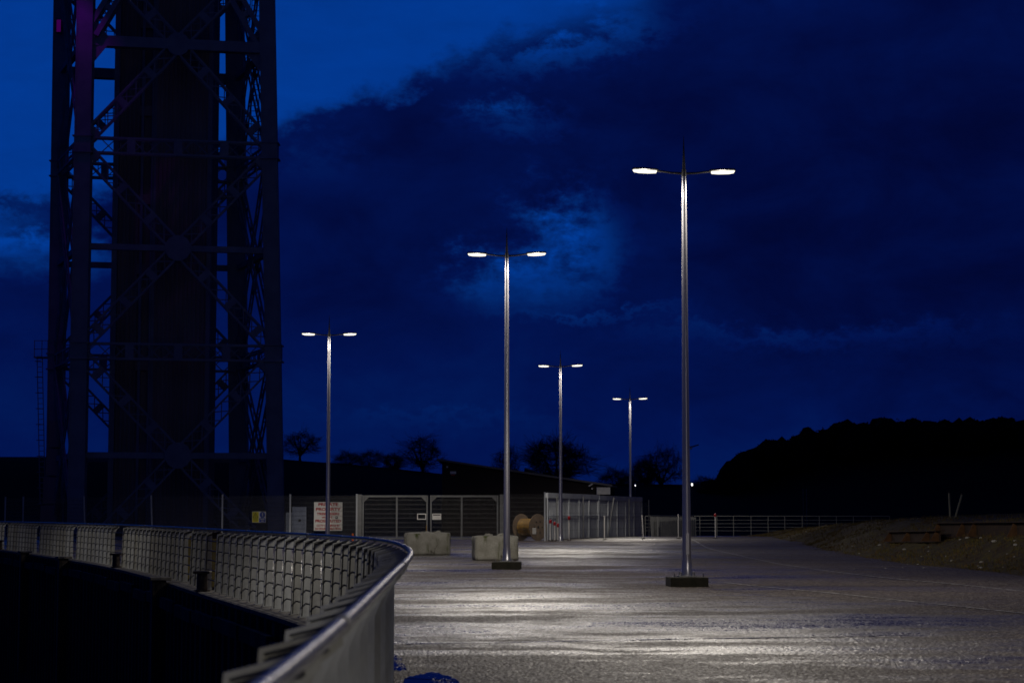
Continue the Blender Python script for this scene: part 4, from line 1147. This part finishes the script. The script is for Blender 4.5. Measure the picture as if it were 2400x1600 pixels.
# clear upper left, edge falls from right to left
edge = t.math('SUBTRACT', t.math('SUBTRACT', 575.0, t.math('MULTIPLY', U2, .385)), t.math('ADD', Vv, t.math('MULTIPLY', W1, .45)))
clear = t.math('MULTIPLY', t.maprange(edge, -30, 60, 0, 1, True), t.math('MULTIPLY', t.maprange(Vv, -1500, -300, .25, 1, True), t.maprange(U, -1500, -300, .2, 1, True)))
acc = t.math('MULTIPLY', clear, 0.0)
for a_ in ((40, 605, 260, 42, .85), (1345, 520, 95, 70, .70), (1225, 655, 130, 60, .78), (1390, 600, 60, 70, .60), (1210, 285, 110, 34, .40), (1330, 130, 210, 34, .42, .9, -14), (1440, 45, 130, 70, .55, .9, -30),
           (700, 400, 220, 60, .10), (1400, 735, 170, 12, .24), (1880, 785, 400, 26, .15), (1050, 990, 260, 16, .07), (1850, 40, 260, 50, .05)):
    acc = t.math('ADD', acc, ell(*a_[:5], ang=a_[6] if len(a_) > 6 else 0))
acc = t.math('MAXIMUM', acc, 0.0)
acc = t.math('MULTIPLY', acc, t.math('MULTIPLY', t.maprange(n2, .36, .62, .35, 1.35), t.maprange(n4, .32, .68, .6, 1.3)))
cl = t.math('MULTIPLY', clear, t.math('MULTIPLY', t.maprange(n3, .3, .7, .84, 1.0), t.maprange(n2, .3, .7, .92, 1.0)))
cl = t.math('MULTIPLY', cl, t.math('SUBTRACT', 1.0, ell(20, 505, 330, 30, .80)))
acc = t.math('ADD', acc, cl)
base = t.math('ADD', t.maprange(n1, .3, .7, .085, .19), t.maprange(Vv, 500, 1150, 0.0, .08, True))
base = t.math('SUBTRACT', base, ell(2150, 500, 500, 300, .05))
base = t.math('ADD', base, ell(400, 900, 700, 260, .03))
base = t.math('SUBTRACT', base, ell(2250, 900, 420, 130, .06))
tot = t.math('ADD', t.math('MAXIMUM', base, .03), t.math('MULTIPLY', acc, .85), clamp=True)
cr = t.new('ShaderNodeValToRGB'); t.l.new(tot, cr.inputs[0]); e = cr.color_ramp.elements
e[0].position = 0; e[0].color = (.0004, .0012, .016, 1); e[1].position = 1; e[1].color = (.0006, .043, .30, 1)
for p_, c_ in ((.10, (.0005, .0030, .040, 1)), (.2, (.0006, .0062, .072, 1)), (.45, (.0007, .020, .145, 1)), (.8, (.0006, .034, .24, 1))):
    x = e.new(p_); x.color = c_
sky = t.new('ShaderNodeTexSky', sky_type='NISHITA'); sky.sun_disc = False; sky.sun_elevation = R(-4.5); sky.sun_rotation = R(200); sky.altitude = 20
mixs = t.new('ShaderNodeMix', data_type='RGBA'); mixs.blend_type = 'ADD'; mixs.inputs[0].default_value = .02
t.l.new(cr.outputs[0], mixs.inputs[6]); t.l.new(sky.outputs[0], mixs.inputs[7])
t.l.new(mixs.outputs[2], bg.inputs[0])
dim = t.math('MULTIPLY', t.maprange(Vv, -1100, -250, .50, 1.0, True), t.maprange(t.math('ABSOLUTE', t.math('SUBTRACT', U, 1200.0)), 1700, 4200, 1.0, .60, True))   # unseen sky overhead and behind dimmed to cut blue ambient light
t.put(bg.inputs[1], dim)
sun = bpy.data.lights.new('afterglow', 'SUN'); sun.energy = .012; sun.angle = R(30); sun.color = (.45, .6, 1.0)
so = bpy.data.objects.new('afterglow', sun); col.objects.link(so); so.rotation_euler = (R(62), 0, R(20))

# ------------------------------------------------------------------ camera, render settings
cam = bpy.data.cameras.new('camera'); cam.lens = 70; cam.sensor_width = 36; cam.clip_start = .1; cam.clip_end = 5000
cam.dof.use_dof = True; cam.dof.focus_distance = 50; cam.dof.aperture_fstop = 5.2
co = bpy.data.objects.new('camera', cam); col.objects.link(co); co.location = EYE; co.rotation_euler = (R(90)+PITCH, 0, 0)
scene.camera = co
scene.render.engine = 'CYCLES'
scene.view_settings.view_transform = 'Standard'; scene.view_settings.look = 'None'; scene.view_settings.exposure = 0; scene.view_settings.gamma = 1
scene.cycles.use_denoising = True
scene.cycles.max_bounces = 5; scene.cycles.sample_clamp_indirect = 1.5; scene.cycles.sample_clamp_direct = 9.0; scene.cycles.filter_width = 1.6
